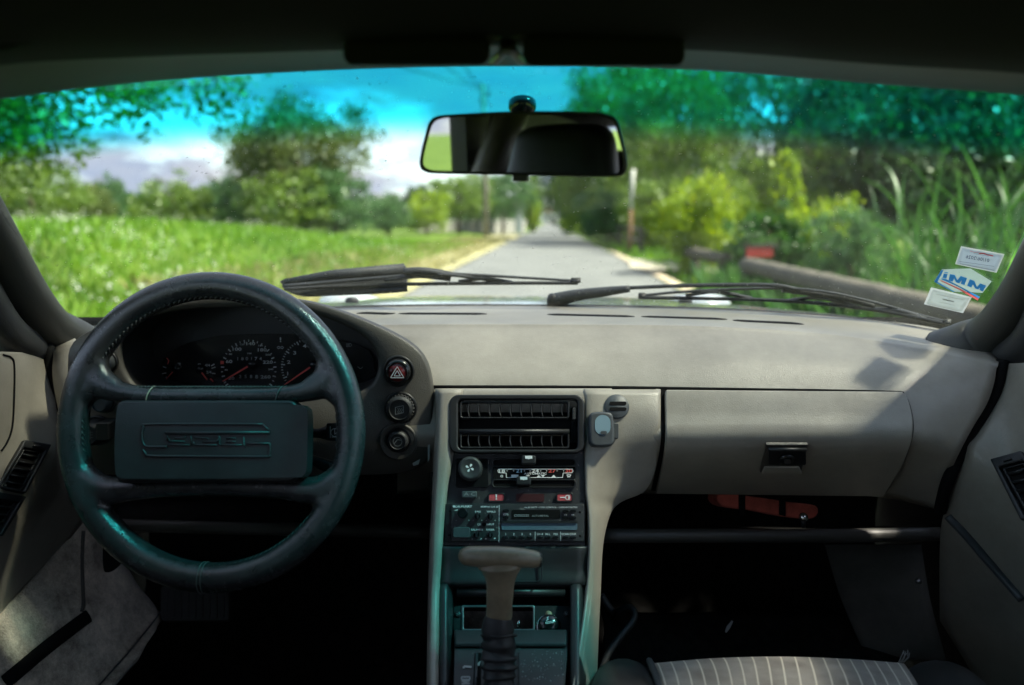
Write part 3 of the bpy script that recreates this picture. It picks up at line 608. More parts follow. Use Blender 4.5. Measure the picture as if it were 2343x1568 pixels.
pr = Print(GP, 0.0026)
c0 = g(1070, 455); kx, ky = 280 / 3.4456 / 1.28, 300 / 3.4456 / 1.28
for k in range(27):
    a = R(213 - k * (246 / 26)); big = k % 2 == 0; r0 = 0.885 if big else 0.93
    pr.line([(c0[0] + math.cos(a) * kx * r0, c0[1] - math.sin(a) * ky * r0), (c0[0] + math.cos(a) * kx, c0[1] - math.sin(a) * ky)], 2.8 if big else 1.8)
for t_, x, y, s in (('20', 895, 543, 30), ('40', 842, 459, 16), ('60', 872, 374, 32), ('80', 886, 300, 16), ('100', 952, 250, 32), ('120', 1004, 203, 16), ('140', 1090, 195, 32), ('160', 1190, 214, 16), ('180', 1206, 257, 32), ('200', 1266, 306, 18), ('220', 1262, 381, 32), ('240', 1292, 453, 16), ('260', 1240, 530, 32), ('KM', 1076, 293, 14), ('1', 1462, 496, 34), ('2', 1473, 380, 34), ('3', 1533, 287, 34), ('4', 1633, 218, 34), ('!', 1390, 155, 46)):
    pr.text(t_, *g(x, y), s / 3.4456 / 1.28, wide=1.5, bold=0.02)
c1 = g(1700, 430); kx, ky = 305 / 3.4456 / 1.28, 290 / 3.4456 / 1.28
for k in range(24):
    a = R(214 - k * 5.6); big = k % 5 == 2; r0 = 0.87 if big else 0.935
    pr.line([(c1[0] + math.cos(a) * kx * r0, c1[1] - math.sin(a) * ky * r0), (c1[0] + math.cos(a) * kx, c1[1] - math.sin(a) * ky)], 2.8 if big else 1.6)
for a, b_ in (((205, 425), (240, 438)), ((198, 497), (240, 490)), ((692, 420), (725, 400)), ((696, 444), (734, 432)), ((698, 494), (734, 496)), ((820, 592), (842, 578))): pr.line([g(*a), g(*b_)], 2.4)
pr.poly([g(206, 545), g(244, 522), g(240, 540), g(212, 566)])
pr.line([g(355, 392), g(388, 392)], 1.4).line([g(372, 392), g(372, 425)], 2).line([g(350, 428), g(392, 428)], 1.6).line([g(372, 402), g(386, 402)], 1.2).line([g(372, 412), g(386, 412)], 1.2)
pr.line([g(562, 398), g(584, 398), g(584, 434), g(562, 434)], 1.6, True).line([g(562, 414), g(584, 414)], 1.4).line([g(584, 404), g(594, 410), g(594, 430)], 1.4)
pr.text('4/4', *g(654, 412), 6.0, 1.1).text('2/4', *g(668, 482), 6.0, 1.1)
for s in (-1, 1):
    x0 = 1388 + s * 5; pr.line([g(x0, 226), g(x0 + s * 12, 226), g(x0 + s * 12, 219), g(x0 + s * 28, 234), g(x0 + s * 12, 249), g(x0 + s * 12, 242), g(x0, 242)], 1.1, True)
pr.mk('dial_print', M['white_dim'], gauge_face)
pd = Print(GP, 0.0028)
for i, ch in enumerate('180174'): pd.text(ch, *g(960 + i * 46, 346), 7.2, 1.2)
for i, ch in enumerate('258'): pd.text(ch, *g(984 + i * 55, 526), 7.2, 1.2)
pd.text('8', *g(1150, 528), 7.5, 1.3, 0.03)
for dy in (0, 10, 20, 30): pd.line([g(2052, 194 + dy), g(2080, 194 + dy)], 1.1)
pd.line([g(2082, 192), g(2096, 194), g(2108, 208), g(2096, 222), g(2082, 224)], 1.1, True)
pd.line([g(2166, 428), g(2180, 434), g(2184, 444), g(2204, 444), g(2218, 428)], 1.1)
pd.mk('counter_print', M['grey_print'], gauge_face)
rp_ = Print(GP, 0.0030)
rp_.poly([g(786, 366), g(822, 370), g(820, 400), g(786, 402)]); rp_.line([g(246, 338), g(266, 368), g(254, 402)], 2.2); rp_.line([g(682, 546), g(716, 578)], 3.4)
rp_.mk('red_marks', M['red_print'], gauge_face)
for a, b_, w_ in (((1105, 400), (820, 568), 4.2), ((1728, 405), (1440, 604), 4.2), ((346, 444), (252, 548), 3.0), ((584, 448), (664, 554), 3.4)):
    A, B = g(*a), g(*b_); l = math.hypot(B[0] - A[0], B[1] - A[1]); x, y = -(B[1] - A[1]) / l * w_ / 2, (B[0] - A[0]) / l * w_ / 2
    mk('needle', *prism(GP, [(A[0] + x, A[1] + y), (B[0] + x * .6, B[1] + y * .6), (B[0] - x * .6, B[1] - y * .6), (A[0] - x, A[1] - y)], 0.006, 0.008), M['red_print'], pod, smooth=False)
    mk('needle_hub', *lathe(GP.pt(*A, 0.002), GP.n, [(0.007, 0), (0.006, 0.006), (0, 0.007)], 14), M['gloss'], pod)
# buttons to the right of the gauges
def knob(pl, u, v, r, parent, name, m='rubber', h=0.012, knurl=0, ring_=True):
    k = pl.mpp(u, v)
    b = mk(name, *lathe(pl.pt(u, v, 0.0), pl.n, [(r * k * 1.0, 0), (r * k * 0.98, h * 0.6), (r * k * 0.9, h * 0.92), (r * k * 0.74, h), (r * k * 0.70, h * 0.86), (0, h * 0.84)], 30), M[m], parent, sharp=60)
    if ring_: mk('bezel', *lathe(pl.pt(u, v, 0.0), pl.n, [(r * k * 1.22, -0.001), (r * k * 1.2, 0.0022), (r * k * 1.05, 0.0028), (r * k * 1.02, 0.0)], 30), M['plastic'], b)
    if knurl:
        mb = MB()
        for i in range(knurl):
            a = 2 * math.pi * i / knurl; c = pl.pt(u + math.cos(a) * r * 1.0, v + math.sin(a) * r * 1.0, h * 0.35)
            mb.add(lathe(c, pl.n, [(0.0011, -h * 0.3), (0.0011, h * 0.3)], 5))
        mb.mk('knurling', M[m], b)
    return b
B2 = Plane(BP.O + BP.n * 0.001, BP.n)
hz = knob(B2, 912, 849, 30, pod, 'hazard_button', 'gloss', 0.012)
rz = B2.pt(912, 849, 0.0104)
mk('red_cap', *lathe(rz, B2.n, [(0.0125, 0), (0.0125, 0.001), (0, 0.0015)], 26), mat('dark_red_lens', (0.10, 0.012, 0.014), 0.25, 0.1), hz)
q = Print(B2, 0.0124); q.line([(912, 836), (927, 861), (897, 861)], 1.8, True).line([(912, 845), (919, 857), (905, 857)], 1.6, True); q.mk('symbol', M['white'], hz)
rw = knob(B2, 917, 933, 31, pod, 'rear_wiper_button', 'rubber', 0.014, 26)
q = Print(B2, 0.0126); q.line([(908, 928), (926, 924), (926, 940), (908, 944)], 1.4, True)
for x in (913, 917, 921): q.line([(x, 930), (x + 3, 934), (x, 938), (x + 3, 941)], 1.1)
q.mk('symbol', M['grey_print'], rw)
mk('lock_bowl', *lathe(B2.pt(912, 1010, 0), B2.n, [(0.0265, -0.001), (0.026, 0.0028), (0.0235, 0.0036), (0.0185, -0.0005)], 34), M['vinyl_shaded'], pod)
lk2 = knob(B2, 912, 1007, 24, pod, 'washer_button', 'rubber', 0.010)
q = Print(B2, 0.0092); q.line(circ(912, 1007, 10, 16), 1.3, True).line([(904, 1012), (912, 1002), (920, 1004)], 2.0); q.mk('symbol', M['grey_print'], lk2)
for pts in ([(979, 1018), (984, 1017), (984, 1048), (979, 1058)], [(944, 1060), (962, 1050), (958, 1062), (946, 1066)]):
    mk('worn_scuff', *prism(B2, pts, 0.0, 0.0012), M['white_dim'], pod, smooth=False)
# left rotary switches seen through the wheel
fk = knob(B2, 224, 985, 29, pod, 'fog_light_knob', 'rubber', 0.026)
q = Print(B2, 0.0230); q.line([(222, 976), (215, 980), (213, 986), (215, 992), (222, 996)], 1.4).line([(222, 976), (222, 996)], 1.2)
for y in (980, 986, 992): q.line([(225, y), (234, y)], 1.2)
q.line([(229, 976), (229, 996)], 1.0); q.mk('symbol', M['grey_print'], fk)
knob(B2, 240, 921, 20, pod, 'dimmer_knob', 'grey_plastic', 0.016); knob(B2, 244, 828, 22, pod, 'vent_knob', 'grey_plastic', 0.012)
mk('switch_bracket', *prism(B2, rrect(246, 956, 275, 996, 5), 0.0, 0.03), M['plastic'], pod, bevel=0.002)

# ================================================================ STEERING WHEEL
th = R(18)
WP = Plane(P(485.5, 988, 0.90), Vector((0, -math.cos(th), math.sin(th))))
k_ = WP.mpp(485, 988)
sw = thing('steering_wheel', 'worn black leather steering wheel with two wide spokes and embossed centre pad', 'steering wheel', WP.pt(485, 1357))
rimpts = [WP.pt(485.5 + 318 * math.cos(a), 988 - 334 * math.sin(a)) for a in [2 * math.pi * k / 96 for k in range(96)]]
wb = MB(); wb.add(tube(rimpts, 0.0183, 22, closed=True, ref=WP.n))
def spoke(pts, h=0.0):
    full = cr([Vector(p) for p in pts], 6); wb.add(tube([WP.pt(p.x, p.y, h) for p in full], [p.z * k_ for p in full], 18, ref=WP.n, flat=0.92))
spoke([(213, 815, 17), (204, 848, 30), (234, 884, 29), (300, 901, 22), (380, 905, 20), (485, 905, 20), (590, 905, 20), (671, 901, 22), (737, 884, 29), (767, 848, 30), (758, 815, 17)])
spoke([(171, 1040, 18), (186, 1086, 33), (236, 1120, 33), (312, 1119, 26), (390, 1116, 22), (485, 1115, 21), (581, 1116, 22), (659, 1119, 26), (735, 1120, 33), (785, 1086, 33), (800, 1040, 18)])
for s in (-1, 1):
    f = lambda u: 485.5 + s * (485.5 - u)
    spoke([(f(245), 1212, 16), (f(222), 1172, 29), (f(226), 1140, 32), (f(240), 1118, 26)])
    spoke([(f(174), 950, 14), (f(184), 916, 27), (f(205), 892, 30), (f(225), 878, 22)])
    spoke([(f(240), 770, 12), (f(222), 815, 25), (f(228), 860, 27), (f(262), 888, 24)])
tmp = wb.mk('wheel_tmp', M['leather_worn'])
md = tmp.modifiers.new('r', 'REMESH'); md.mode = 'VOXEL'; md.voxel_size = 0.0026
md = tmp.modifiers.new('s', 'SMOOTH'); md.factor = 0.5; md.iterations = 14
dg = bpy.context.evaluated_depsgraph_get(); dg.update(); me = bpy.data.meshes.new_from_object(tmp.evaluated_get(dg))
nv = len(me.vertices); co = np.empty(nv * 3); me.vertices.foreach_get('co', co); co = co.reshape(-1, 3); polys = [tuple(p.vertices) for p in me.polygons]
bpy.data.objects.remove(tmp); bpy.data.meshes.remove(me)
rp3 = np.array([list(p) for p in rimpts]); fc = np.array([co[list(p)].mean(0) for p in polys])
dmin = np.full(len(fc), 9.0)
for q_ in rp3: dmin = np.minimum(dmin, np.linalg.norm(fc - q_, axis=1))
mid_z = WP.pt(485, 1005).z
def piece(name, sel):
    ids = sorted({i for k in np.nonzero(sel)[0] for i in polys[k]}); mp_ = {i: j for j, i in enumerate(ids)}
    return mk(name, [Vector(co[i]) for i in ids], [tuple(mp_[i] for i in polys[k]) for k in np.nonzero(sel)[0]], M['leather_worn'], sw)
piece('rim', dmin < 0.0222); piece('spoke', (dmin >= 0.0222) & (fc[:, 2] > mid_z)); piece('spoke', (dmin >= 0.0222) & (fc[:, 2] <= mid_z))
# column, hub and pad
mk('column', *lathe(WP.pt(485, 1000, 0.0), -WP.n, [(0.055, -0.005), (0.06, 0.02), (0.06, 0.16)], 24), M['vinyl_shaded'], sw)
W2 = Plane(WP.O + WP.n * 0.030, WP.n)
W1 = Plane(WP.O - WP.n * 0.004, WP.n)
mk('hub_plate', *prism(W1, rrect(280, 918, 690, 1104, 20), -0.012, 0.018), M['plastic'], sw, bevel=0.004)
padol = cr2d([(264, 1080), (262, 1010), (266, 945), (275, 928), (300, 925), (485, 924), (670, 926), (694, 930), (703, 945), (703, 1010), (701, 1070), (694, 1088), (670, 1093), (485, 1096), (300, 1096), (274, 1093)], 4)
pad = mk('centre_pad', *prism(W2, padol, -0.026, 0.0), M['leather_blk'], sw, bevel=0.007, seg=4)
z4 = conv(0, 1100, 1300, 2245); z5 = conv(180, 950, 780, 1882)
def emb(pts, cv, n=4, r=0.0015):
    return tube([W2.pt(*cv(*p), 0.0003) for p in (cr2d(pts, n, False) if n else pts)], r, 6)
em = MB()
em.add(emb([(1330, 248), (1100, 247), (750, 248), (728, 262), (718, 290), (720, 330), (732, 354), (752, 362), (800, 362), (846, 362)], z4))
em.add(emb([(1330, 248), (1365, 284)], z4, 0)); em.add(emb([(722, 376), (738, 396), (765, 408), (1000, 410), (1340, 412), (1358, 404), (1366, 386), (1366, 345)], z4))
em.add(emb([(1366, 345), (1250, 345)], z4, 0)); em.add(emb([(838, 292), (1365, 290)], z4, 0, 0.0022))
for l in ([(975, 1006), (975, 1076)], [(990, 1046), (996, 1076), (1135, 1080)], [(1045, 1048), (1135, 1048), (1140, 1022)], [(1192, 1022), (1192, 1108)], [(1225, 1046), (1340, 1048), (1356, 1060)], [(1300, 1080), (1425, 1080), (1452, 1052)], [(1440, 1020), (1456, 1050), (1450, 1100), (1470, 1112)], [(1515, 1048), (1602, 1048)], [(1515, 1080), (1602, 1080)], [(1675, 1034), (1675, 1110), (1700, 1132)], [(975, 1110), (1185, 1112)], [(1215, 1112), (1428, 1112)], [(1215, 1080), (1215, 1112)], [(1470, 1112), (1660, 1112)]):
    em.add(emb(l, z5, 0, 0.0011))
em.mk('embossed_emblem', M['leather_blk'], pad, kind='stuff')
# stitching round the inside of the rim and seams across the spokes
st = MB()
for k in range(150):
    a = 2 * math.pi * k / 150; 
    if any(lo < math.degrees(a) < hi for lo, hi in ((7, 22), (158, 173), (188, 218), (322, 352))): continue
    p = Vector((485.5 + 290 * math.cos(a), 988 - 306 * math.sin(a), 0)); q_ = Vector((485.5 + 287 * math.cos(a + 0.028), 988 - 303 * math.sin(a + 0.028), 0))
    st.add(tube([WP.pt(p.x, p.y, 0.0085), WP.pt((p.x + q_.x) / 2, (p.y + q_.y) / 2, 0.0078), WP.pt(q_.x, q_.y, 0.005)], 0.0009, 4))
for k in range(46):
    u = 300 + k * 8; st.add(tube([WP.pt(u, 888, 0.0065), WP.pt(u + 6, 884.5, 0.004)], 0.0009, 4))
st.mk('stitching', M['thread'], sw, kind='stuff')
for u, m_ in ((347, 'pale_thread'), (640, 'thread')):
    c = WP.pt(u, 905); mk('seam_thread', *tube([c + (WP.y * math.cos(a) + WP.n * math.sin(a)) * 0.0114 + WP.x * 0.004 * math.cos(a) for a in [R(x) for x in range(-10, 190, 10)]], 0.0008, 5), M[m_], sw)
c = WP.pt(468, 1320)
for dx in (-4, 4):
    mk('rim_seam', *tube([WP.pt(468 + dx, 1322) + (WP.y * math.cos(a) + WP.n * math.sin(a)) * 0.0186 for a in [R(x) for x in range(0, 360, 15)]], 0.0008, 5, closed=True), M['thread'], sw)
# stalks right of the column
for pts, rr, nm, lb in (([(690, 990, -0.03), (715, 990, -0.03), (740, 989, -0.028), (762, 988, -0.026)], (0.006, 0.006, 0.010, 0.012), 'wiper_stalk', 'black wiper stalk with white symbol right of the wheel pad'), ([(690, 1048, -0.03), (712, 1058, -0.03), (740, 1070, -0.028), (766, 1078, -0.026)], (0.006, 0.007, 0.009, 0.010), 'indicator_stalk', 'black indicator stalk pointing down right of the wheel pad')):
    stt = thing(nm, lb, 'stalk', WP.pt(690, pts[0][1], -0.03))
    mk('arm', *tube([WP.pt(*p) for p in pts], rr, 12, flat=0.7, ref=WP.n), M['plastic'], stt)
    pp = Plane(WP.pt(pts[3][0], pts[3][1], -0.018), WP.n); a = pts[3]
    mk('paddle', *prism(pp, rrect(a[0] - 16, a[1] - 20 + (3 if nm[0] == 'i' else 0), a[0] + 40, a[1] + 20 - (6 if nm[0] == 'i' else 0), 4), -0.014, 0.0), M['plastic'], stt, bevel=0.002)
    qq = Print(pp, 0.0006)
    if nm[0] == 'w': qq.line(circ(766, 990, 9, 14), 1.6, True).line([(759, 1000), (773, 1000)], 2).line([(766, 982), (766, 994), (771, 990)], 1.6).line([(756, 976), (756, 1002)], 1.6)
    else: qq.line([(754, 1066), (772, 1068)], 2.2).line([(756, 1070), (774, 1072)], 1.4).line([(752, 1078), (774, 1080)], 1.2)
    qq.mk('symbol', M['white'], stt)
# ================================================================ CENTRE CONSOLE
con = thing('centre_console', 'beige and black centre console with air vent, heater controls and ashtray', 'console', P(1180, 1568, 0.76))
C1 = plane3(P(1180, 890, 0.988), P(1300, 890, 0.988), P(1180, 1250, 0.905))
def YC(v):
    ks = ((880, .99), (890, .988), (1035, .9535), (1150, .9285), (1250, .905), (1340, .886), (1450, .832), (1580, .755))
    for (a, ya), (b, yb) in zip(ks, ks[1:]):
        if v <= b: return ya + (yb - ya) * (v - a) / (b - a)
    return ks[-1][1]
z = conv(1200, 1050, 1900, 1829)
zb = conv(1200, 1500, 1900, 2161)
# beige trim: right cheek
vs = (891, 950, 1005, 1050, 1095, 1128, 1150, 1180, 1250, 1350, 1460, 1590)
ru = (1510, 1510, 1508, 1502, 1492, 1470, 1420, 1396, 1380, 1375, 1370, 1365)
ryo = (.997, .975, .970, .985, 1.005, 1.015, .985, .955, .925, .905, .86, .80)
lu = (1337, 1337, 1337, 1338, 1339, 1339, 1340, 1341, 1341, 1336, 1322, 1302)
rows = []
for v, r_, yo, l_ in zip(vs, ru, ryo, lu):
    y = YC(v); mid = l_ + (r_ - l_) * 0.5
    rows.append(prow((l_, v, y + 0.010), (l_ + 7, v, y - 0.006), (mid, v, (y + yo) / 2 - (0.012 if v > 1100 else 0.006)), (r_ - 6, v, yo - 0.004), (r_, v, yo + 0.008)))
V, F, UV = patch(rows, 5, 4); CS = Surf(V, F)
mk('cheek', V, F, M['vinyl'], con, face_cam=True, solid=0.008)
# left cheek
rows = []
for v, a, b in ((891, 997, 1062), (950, 996, 1050), (1035, 992, 1040), (1150, 986, 1024), (1250, 982, 1016), (1350, 979, 1010), (1460, 977, 1008), (1590, 976, 1006)):
    y = YC(v); rows.append(prow((a, v, y + 0.035), (a + 4, v, y - 0.004), ((a + b) / 2, v, y - 0.011), (b - 5, v, y - 0.006), (b, v, y + 0.010)))
V, F, UV = patch(rows, 5, 5); mk('cheek', V, F, M['vinyl'], con, face_cam=True, solid=0.006)
# outer wall towards the driver
V, F, UV = patch([prow((985, v, YC(v) + 0.01), (984, v + 4, YC(v) + 0.30)) for v in (1080, 1250, 1400, 1590)], 3, 4); mk('side_wall', V, F, M['carpet_blk'], con, solid=0.004)
# top strip of the fascia over the vent
V, F, UV = patch([prow((996, 889, .992), (1180, 889, .990), (1400, 889, .990)), prow((996, 897, .984), (1180, 897, .984), (1400, 897, .984)), prow((1000, 925, .976), (1180, 925, .976), (1400, 925, .976)), prow((1010, 960, .974), (1180, 960, .974), (1400, 960, .974))], 5, 4)
mk('fascia_top', V, F, M['vinyl'], con, face_cam=True, solid=0.01)
# black centre panel
mk('centre_panel', *prism(C1, [z(318, 560), z(1345, 560), z(1350, 800), z(1348, 1120), z(1345, 1440), z(250, 1440), z(275, 1120), z(300, 800)], -0.012, 0.0), M['plastic_dusty'], con, bevel=0.0015)
# air vent
h_ = 0.012
vo = rrect(*z(305, 280), *z(1338, 728), 22, 6); vi = rrect(*z(372, 318), *z(1285, 700), 10, 6)
C1v = Plane(C1.O + C1.n * 0.010, C1.n)
vent = mk('vent_frame', *ring(C1v, vo, vi, -0.012, 0.004), M['plastic'], con, bevel=0.004, seg=3)
mk('vent_well', *prism(C1v, rrect(*z(360, 310), *z(1295, 710), 8), -0.0105, -0.0095), M['void'], con, smooth=False)
for (y0, y1) in ((330, 462), (570, 690)):
    fr = mk('louvre_frame', *ring(C1v, rrect(*z(385, y0), *z(1222, y1), 5), rrect(*z(398, y0 + 12), *z(1210, y1 - 12), 4), -0.008, 0.0012), M['plastic'], con, bevel=0.0008)
    for k in range(10):
        x = 450 + k * 80.5
        if x > 1190: continue
        a = [C1v.pt(*z(x - 2, y0 + 12), 0.0), C1v.pt(*z(x - 9, (y0 + y1) / 2), 0.0), C1v.pt(*z(x + 2, y1 - 12), 0.0)]
        b = [C1v.pt(*z(x + 5, y0 + 12), -0.009), C1v.pt(*z(x + 1, (y0 + y1) / 2), -0.009), C1v.pt(*z(x + 8, y1 - 12), -0.009)]
        mk('slat', *loft([cr(a, 4), cr(b, 4)], False), M['plastic'], con, solid=0.0011)
mk('louvre_bar', *tube([C1v.pt(*z(378, 560), 0.0), C1v.pt(*z(1222, 560), 0.0)], 0.0034, 10), M['plastic'], con)
mk('thumbwheel_slot', *prism(C1v, rrect(*z(1236, 372), *z(1280, 646), 3), -0.0095, -0.006), M['gloss'], con, smooth=False)
mk('thumbwheel', *prism(C1v, rrect(*z(1246, 378), *z(1276, 470), 3), -0.006, 0.001), M['rubber'], con, bevel=0.001)
# heater panel
mk('heater_fan_plate', *prism(C1, rrect(*z(350, 768), *z(606, 990), 5), 0.0, 0.003), M['gloss'], con, bevel=0.001)
k1 = C1.mpp(1080, 1076)
ku, kv = z(468, 850)
fan = mk('fan_knob', *lathe(C1.pt(ku, kv, 0.002), C1.n, [(0.0158, 0), (0.0156, 0.009), (0.0148, 0.012), (0.0120, 0.0132), (0.0105, 0.0124), (0.0, 0.012)], 36), M['rubber'], con, sharp=70)
mb = MB()
for i in range(40):
    a = 2 * math.pi * i / 40; c = C1.pt(ku, kv, 0.003) + (C1.x * math.cos(a) + C1.y * math.sin(a)) * 0.0157
    mb.add(lathe(c, C1.n, [(0.0009, 0), (0.0009, 0.008)], 5))
mb.mk('knurling', M['rubber'], fan)
q = Print(C1, 0.0146); fu, fv = z(465, 846)
for i in range(4):
    a = R(90 * i + 20); q.poly([(fu + math.cos(a) * 1.5, fv + math.sin(a) * 1.5)] + [(fu + math.cos(a + o) * r_, fv + math.sin(a + o) * r_) for o, r_ in ((-0.35, 6), (-0.15, 9.5), (0.25, 10), (0.45, 7))])
q.mk('fan_symbol', M['white'], fan)
for y0, y1, sx, sw_ in ((776, 826, 910, 112), (934, 986, 872, 112)):
    mk('slider_slot', *prism(C1, rrect(*z(634, y0), *z(1268, y1), 7), 0.0, 0.0012), M['void'], con, smooth=False)
    mk('slider_rail', *ring(C1, rrect(*z(628, y0 - 6), *z(1276, y1 + 6), 8), rrect(*z(640, y0 + 2), *z(1262, y1 - 2), 6), 0.0, 0.004), M['plastic'], con, bevel=0.001)
    s_ = mk('slider_knob', *prism(C1, rrect(*z(sx - sw_ / 2, y0 - 26), *z(sx + sw_ / 2, y0 + 44), 5), 0.001, 0.016), M['plastic'], con, bevel=0.0025)
    q = Print(C1, 0.0166); q.poly([z(sx - 28, y0 - 20), z(sx + 26, y0 - 20), z(sx + 28, y0 + 2), z(sx + 8, y0 + 2), z(sx, y0 + 6), z(sx - 8, y0 + 2), z(sx - 26, y0 + 2)]); q.mk('slider_mark', M['white'], s_)
mk('scale_plate', *prism(C1, rrect(*z(640, 832), *z(1268, 928), 4), 0.0, 0.002), M['gloss'], con, smooth=False)
q = Print(C1, 0.0026)
q.line([z(740, 914), z(740, 880), z(680, 876), z(676, 860), z(684, 850), z(1244, 850), z(1250, 864), z(1240, 878), z(1174, 880), z(1170, 914), z(740, 914)], 1.4)
for t_, x in (('18', 708), ('24', 962)): q.text(t_, *z(x, 863), 7.4, 1.6, 0.02)
for x in (746, 796, 878, 922, 1003, 1048, 1128, 1178): q.poly(circ(*z(x, 863), 1.2, 6))
q.text('AUTOMATIC', *z(962, 884), 4.6, 1.35, 0.015).text('MIN', *z(570, 796), 7, 1.25).text('MAX', *z(556, 970), 7, 1.25)
q.poly([z(778, 892), z(833, 892), z(833, 912), z(778, 912)])
for x, d in ((905, 1), (988, -1), (1020, 1), (1102, -1)): q.poly([z(x - 17, 903 - d * 8), z(x + 17, 903 - d * 8), z(x, 903 + d * 9)])
q.line(rrect(*z(698, 896), *z(714, 910), 2), 1.4, True).line([z(1202, 894), z(1218, 888), z(1234, 894), z(1228, 904), z(1208, 904)], 1.4, True)
for x in (1210, 1218, 1226): q.line([z(x, 898), z(x, 914)], 1.1)
q.mk('heater_print', M['white'], con)
q = Print(C1, 0.0026); q.text('21', *z(836, 863), 7.4, 1.6, 0.02); q.mk('blue_print', mat('pale_blue_print', (0.35, 0.55, 0.68), 0.6, 0.05), con)
q = Print(C1, 0.0026); q.text('27', *z(1090, 863), 7.4, 1.6, 0.02).text('30', *z(1217, 863), 7.4, 1.6, 0.02); q.mk('red_scale_print', M['red_print'], con)
ac = mk('ac_button', *prism(C1, rrect(*z(402, 1018), *z(516, 1072), 4), 0.0, 0.007), M['grey_plastic'], con, bevel=0.0015)
q = Print(C1, 0.0074); q.text('A C', *z(462, 1041), 7.5, 1.5); q.mk('lettering', M['grey_print'], ac)
for x0, x1, kind in ((606, 724, '!'), (1128, 1244, 'k')):
    b = mk('warning_lamp', *prism(C1, rrect(*z(x0, 1038), *z(x1, 1094), 4), 0.0, 0.003), M['red_btn'], con, bevel=0.001)
    mk('lamp_bezel', *ring(C1, rrect(*z(x0 - 5, 1031), *z(x1 + 5, 1099), 5), rrect(*z(x0 + 2, 1040), *z(x1 - 2, 1092), 4), 0.0, 0.004), M['plastic'], b, bevel=0.0008)
    q = Print(C1, 0.0036)
    if kind == '!': q.poly([z(658, 1042), z(670, 1042), z(668, 1068), z(660, 1068)]).poly([z(658, 1073), z(670, 1073), z(670, 1083), z(658, 1083)])
    else: q.line([z(1150, 1066), z(1196, 1066)], 2.4).line(circ(*z(1208, 1066), 5, 12), 2.0, True).poly([z(1212, 1048), z(1224, 1048), z(1224, 1084), z(1212, 1084)])
    q.mk('symbol', M['white'], b)
mk('lamp_strip', *prism(C1, rrect(*z(815, 1038), *z(1030, 1098), 3), 0.0, 0.0012), mat('smoked_lens', (0.05, 0.018, 0.02), 0.3, 0.15), con, smooth=False)

# ================================================================ RADIO
rad_ = thing('car_radio', 'black cassette radio with small knobs below the heater controls', 'radio', C1.pt(*z(800, 1408)))
RP = Plane(C1.O + C1.n * 0.004, C1.n)
mk('body', *prism(RP, rrect(*z(272, 1112), *z(1338, 1408), 4), -0.03, 0.0), M['plastic'], rad_, bevel=0.001)
face = mk('face_plate', *prism(RP, rrect(*z(322, 1120), *z(1332, 1400), 3), 0.0, 0.0025), M['plastic_dusty'], rad_, bevel=0.0006)
RF = Plane(RP.O + RP.n * 0.0025, RP.n)
def rknob(x, y, r, h, taper=0.8):
    c = RF.pt(*z(x, y)); rr = r * RF.mpp(1180, 1190) / 2.6129 / 1.28
    b = mk('knob', *lathe(c, RF.n, [(rr, 0), (rr * 0.95, h * 0.8), (rr * taper, h), (0, h)], 18), M['gloss'], rad_, sharp=50)
    return b
rknob(408, 1186, 42, 0.010); 
for x, y in ((520, 1208), (618, 1210), (514, 1352), (616, 1352)):
    rknob(x, y, 24, 0.008); c = RF.pt(*z(x, y), 0.008)
    mk('knob_grip', *prism(RF, [z(x - 9, y - 30), z(x + 9, y - 30), z(x + 7, y + 18), z(x - 7, y + 18)], 0.004, 0.0105), M['plastic'], rad_, bevel=0.0006)
mk('balance_switch', *prism(RF, rrect(*z(334, 1292), *z(466, 1374), 5), 0.0, 0.004), M['grey_plastic'], rad_, bevel=0.001)
mk('input_socket', *lathe(RF.pt(*z(570, 1272)), RF.n, [(0.0026, 0), (0.0026, 0.001), (0.0012, 0.0004), (0, 0.0002)], 14), M['void'], rad_)
mk('cassette_slot', *prism(RF, rrect(*z(782, 1160), *z(1152, 1228), 3), 0.0, 0.0008), M['void'], rad_, smooth=False)
mk('display', *prism(RF, rrect(*z(704, 1262), *z(1284, 1314), 3), 0.0, 0.001), M['display'], rad_, smooth=False)
mk('display_lip', *prism(RF, rrect(*z(700, 1244), *z(1286, 1262), 3), 0.0, 0.003), M['plastic'], rad_, bevel=0.0008)
for x in (734, 797, 858, 921, 998, 1057, 1118, 1194, 1252): mk('button', *prism(RF, rrect(*z(x - 23, 1360), *z(x + 23, 1382), 3), 0.0, 0.0045), M['gloss'], rad_, bevel=0.0008)
for x, y in ((738, 1166), (736, 1218), (1192, 1172), (1250, 1172), (1192, 1222), (1250, 1222)): mk('button', *prism(RF, rrect(*z(x - 23, y - 10), *z(x + 23, y + 10), 3), 0.0, 0.004), M['gloss'], rad_, bevel=0.0008)
q = Print(RF, 0.0005)
q.text('BLAUPUNKT', *z(408, 1135), 4.6, 1.12, 0.02, slant=0.2).poly(circ(*z(339, 1134), 2.6, 12)).text('MEMPHIS SQR 88', *z(612, 1138), 3.6, 1.05, 0.012, slant=0.2)
q.text('4 x 20 WATT - LOGIC CONTROL - CODE PROTECTED', *z(1082, 1141), 3.3, 1.06, 0.01)
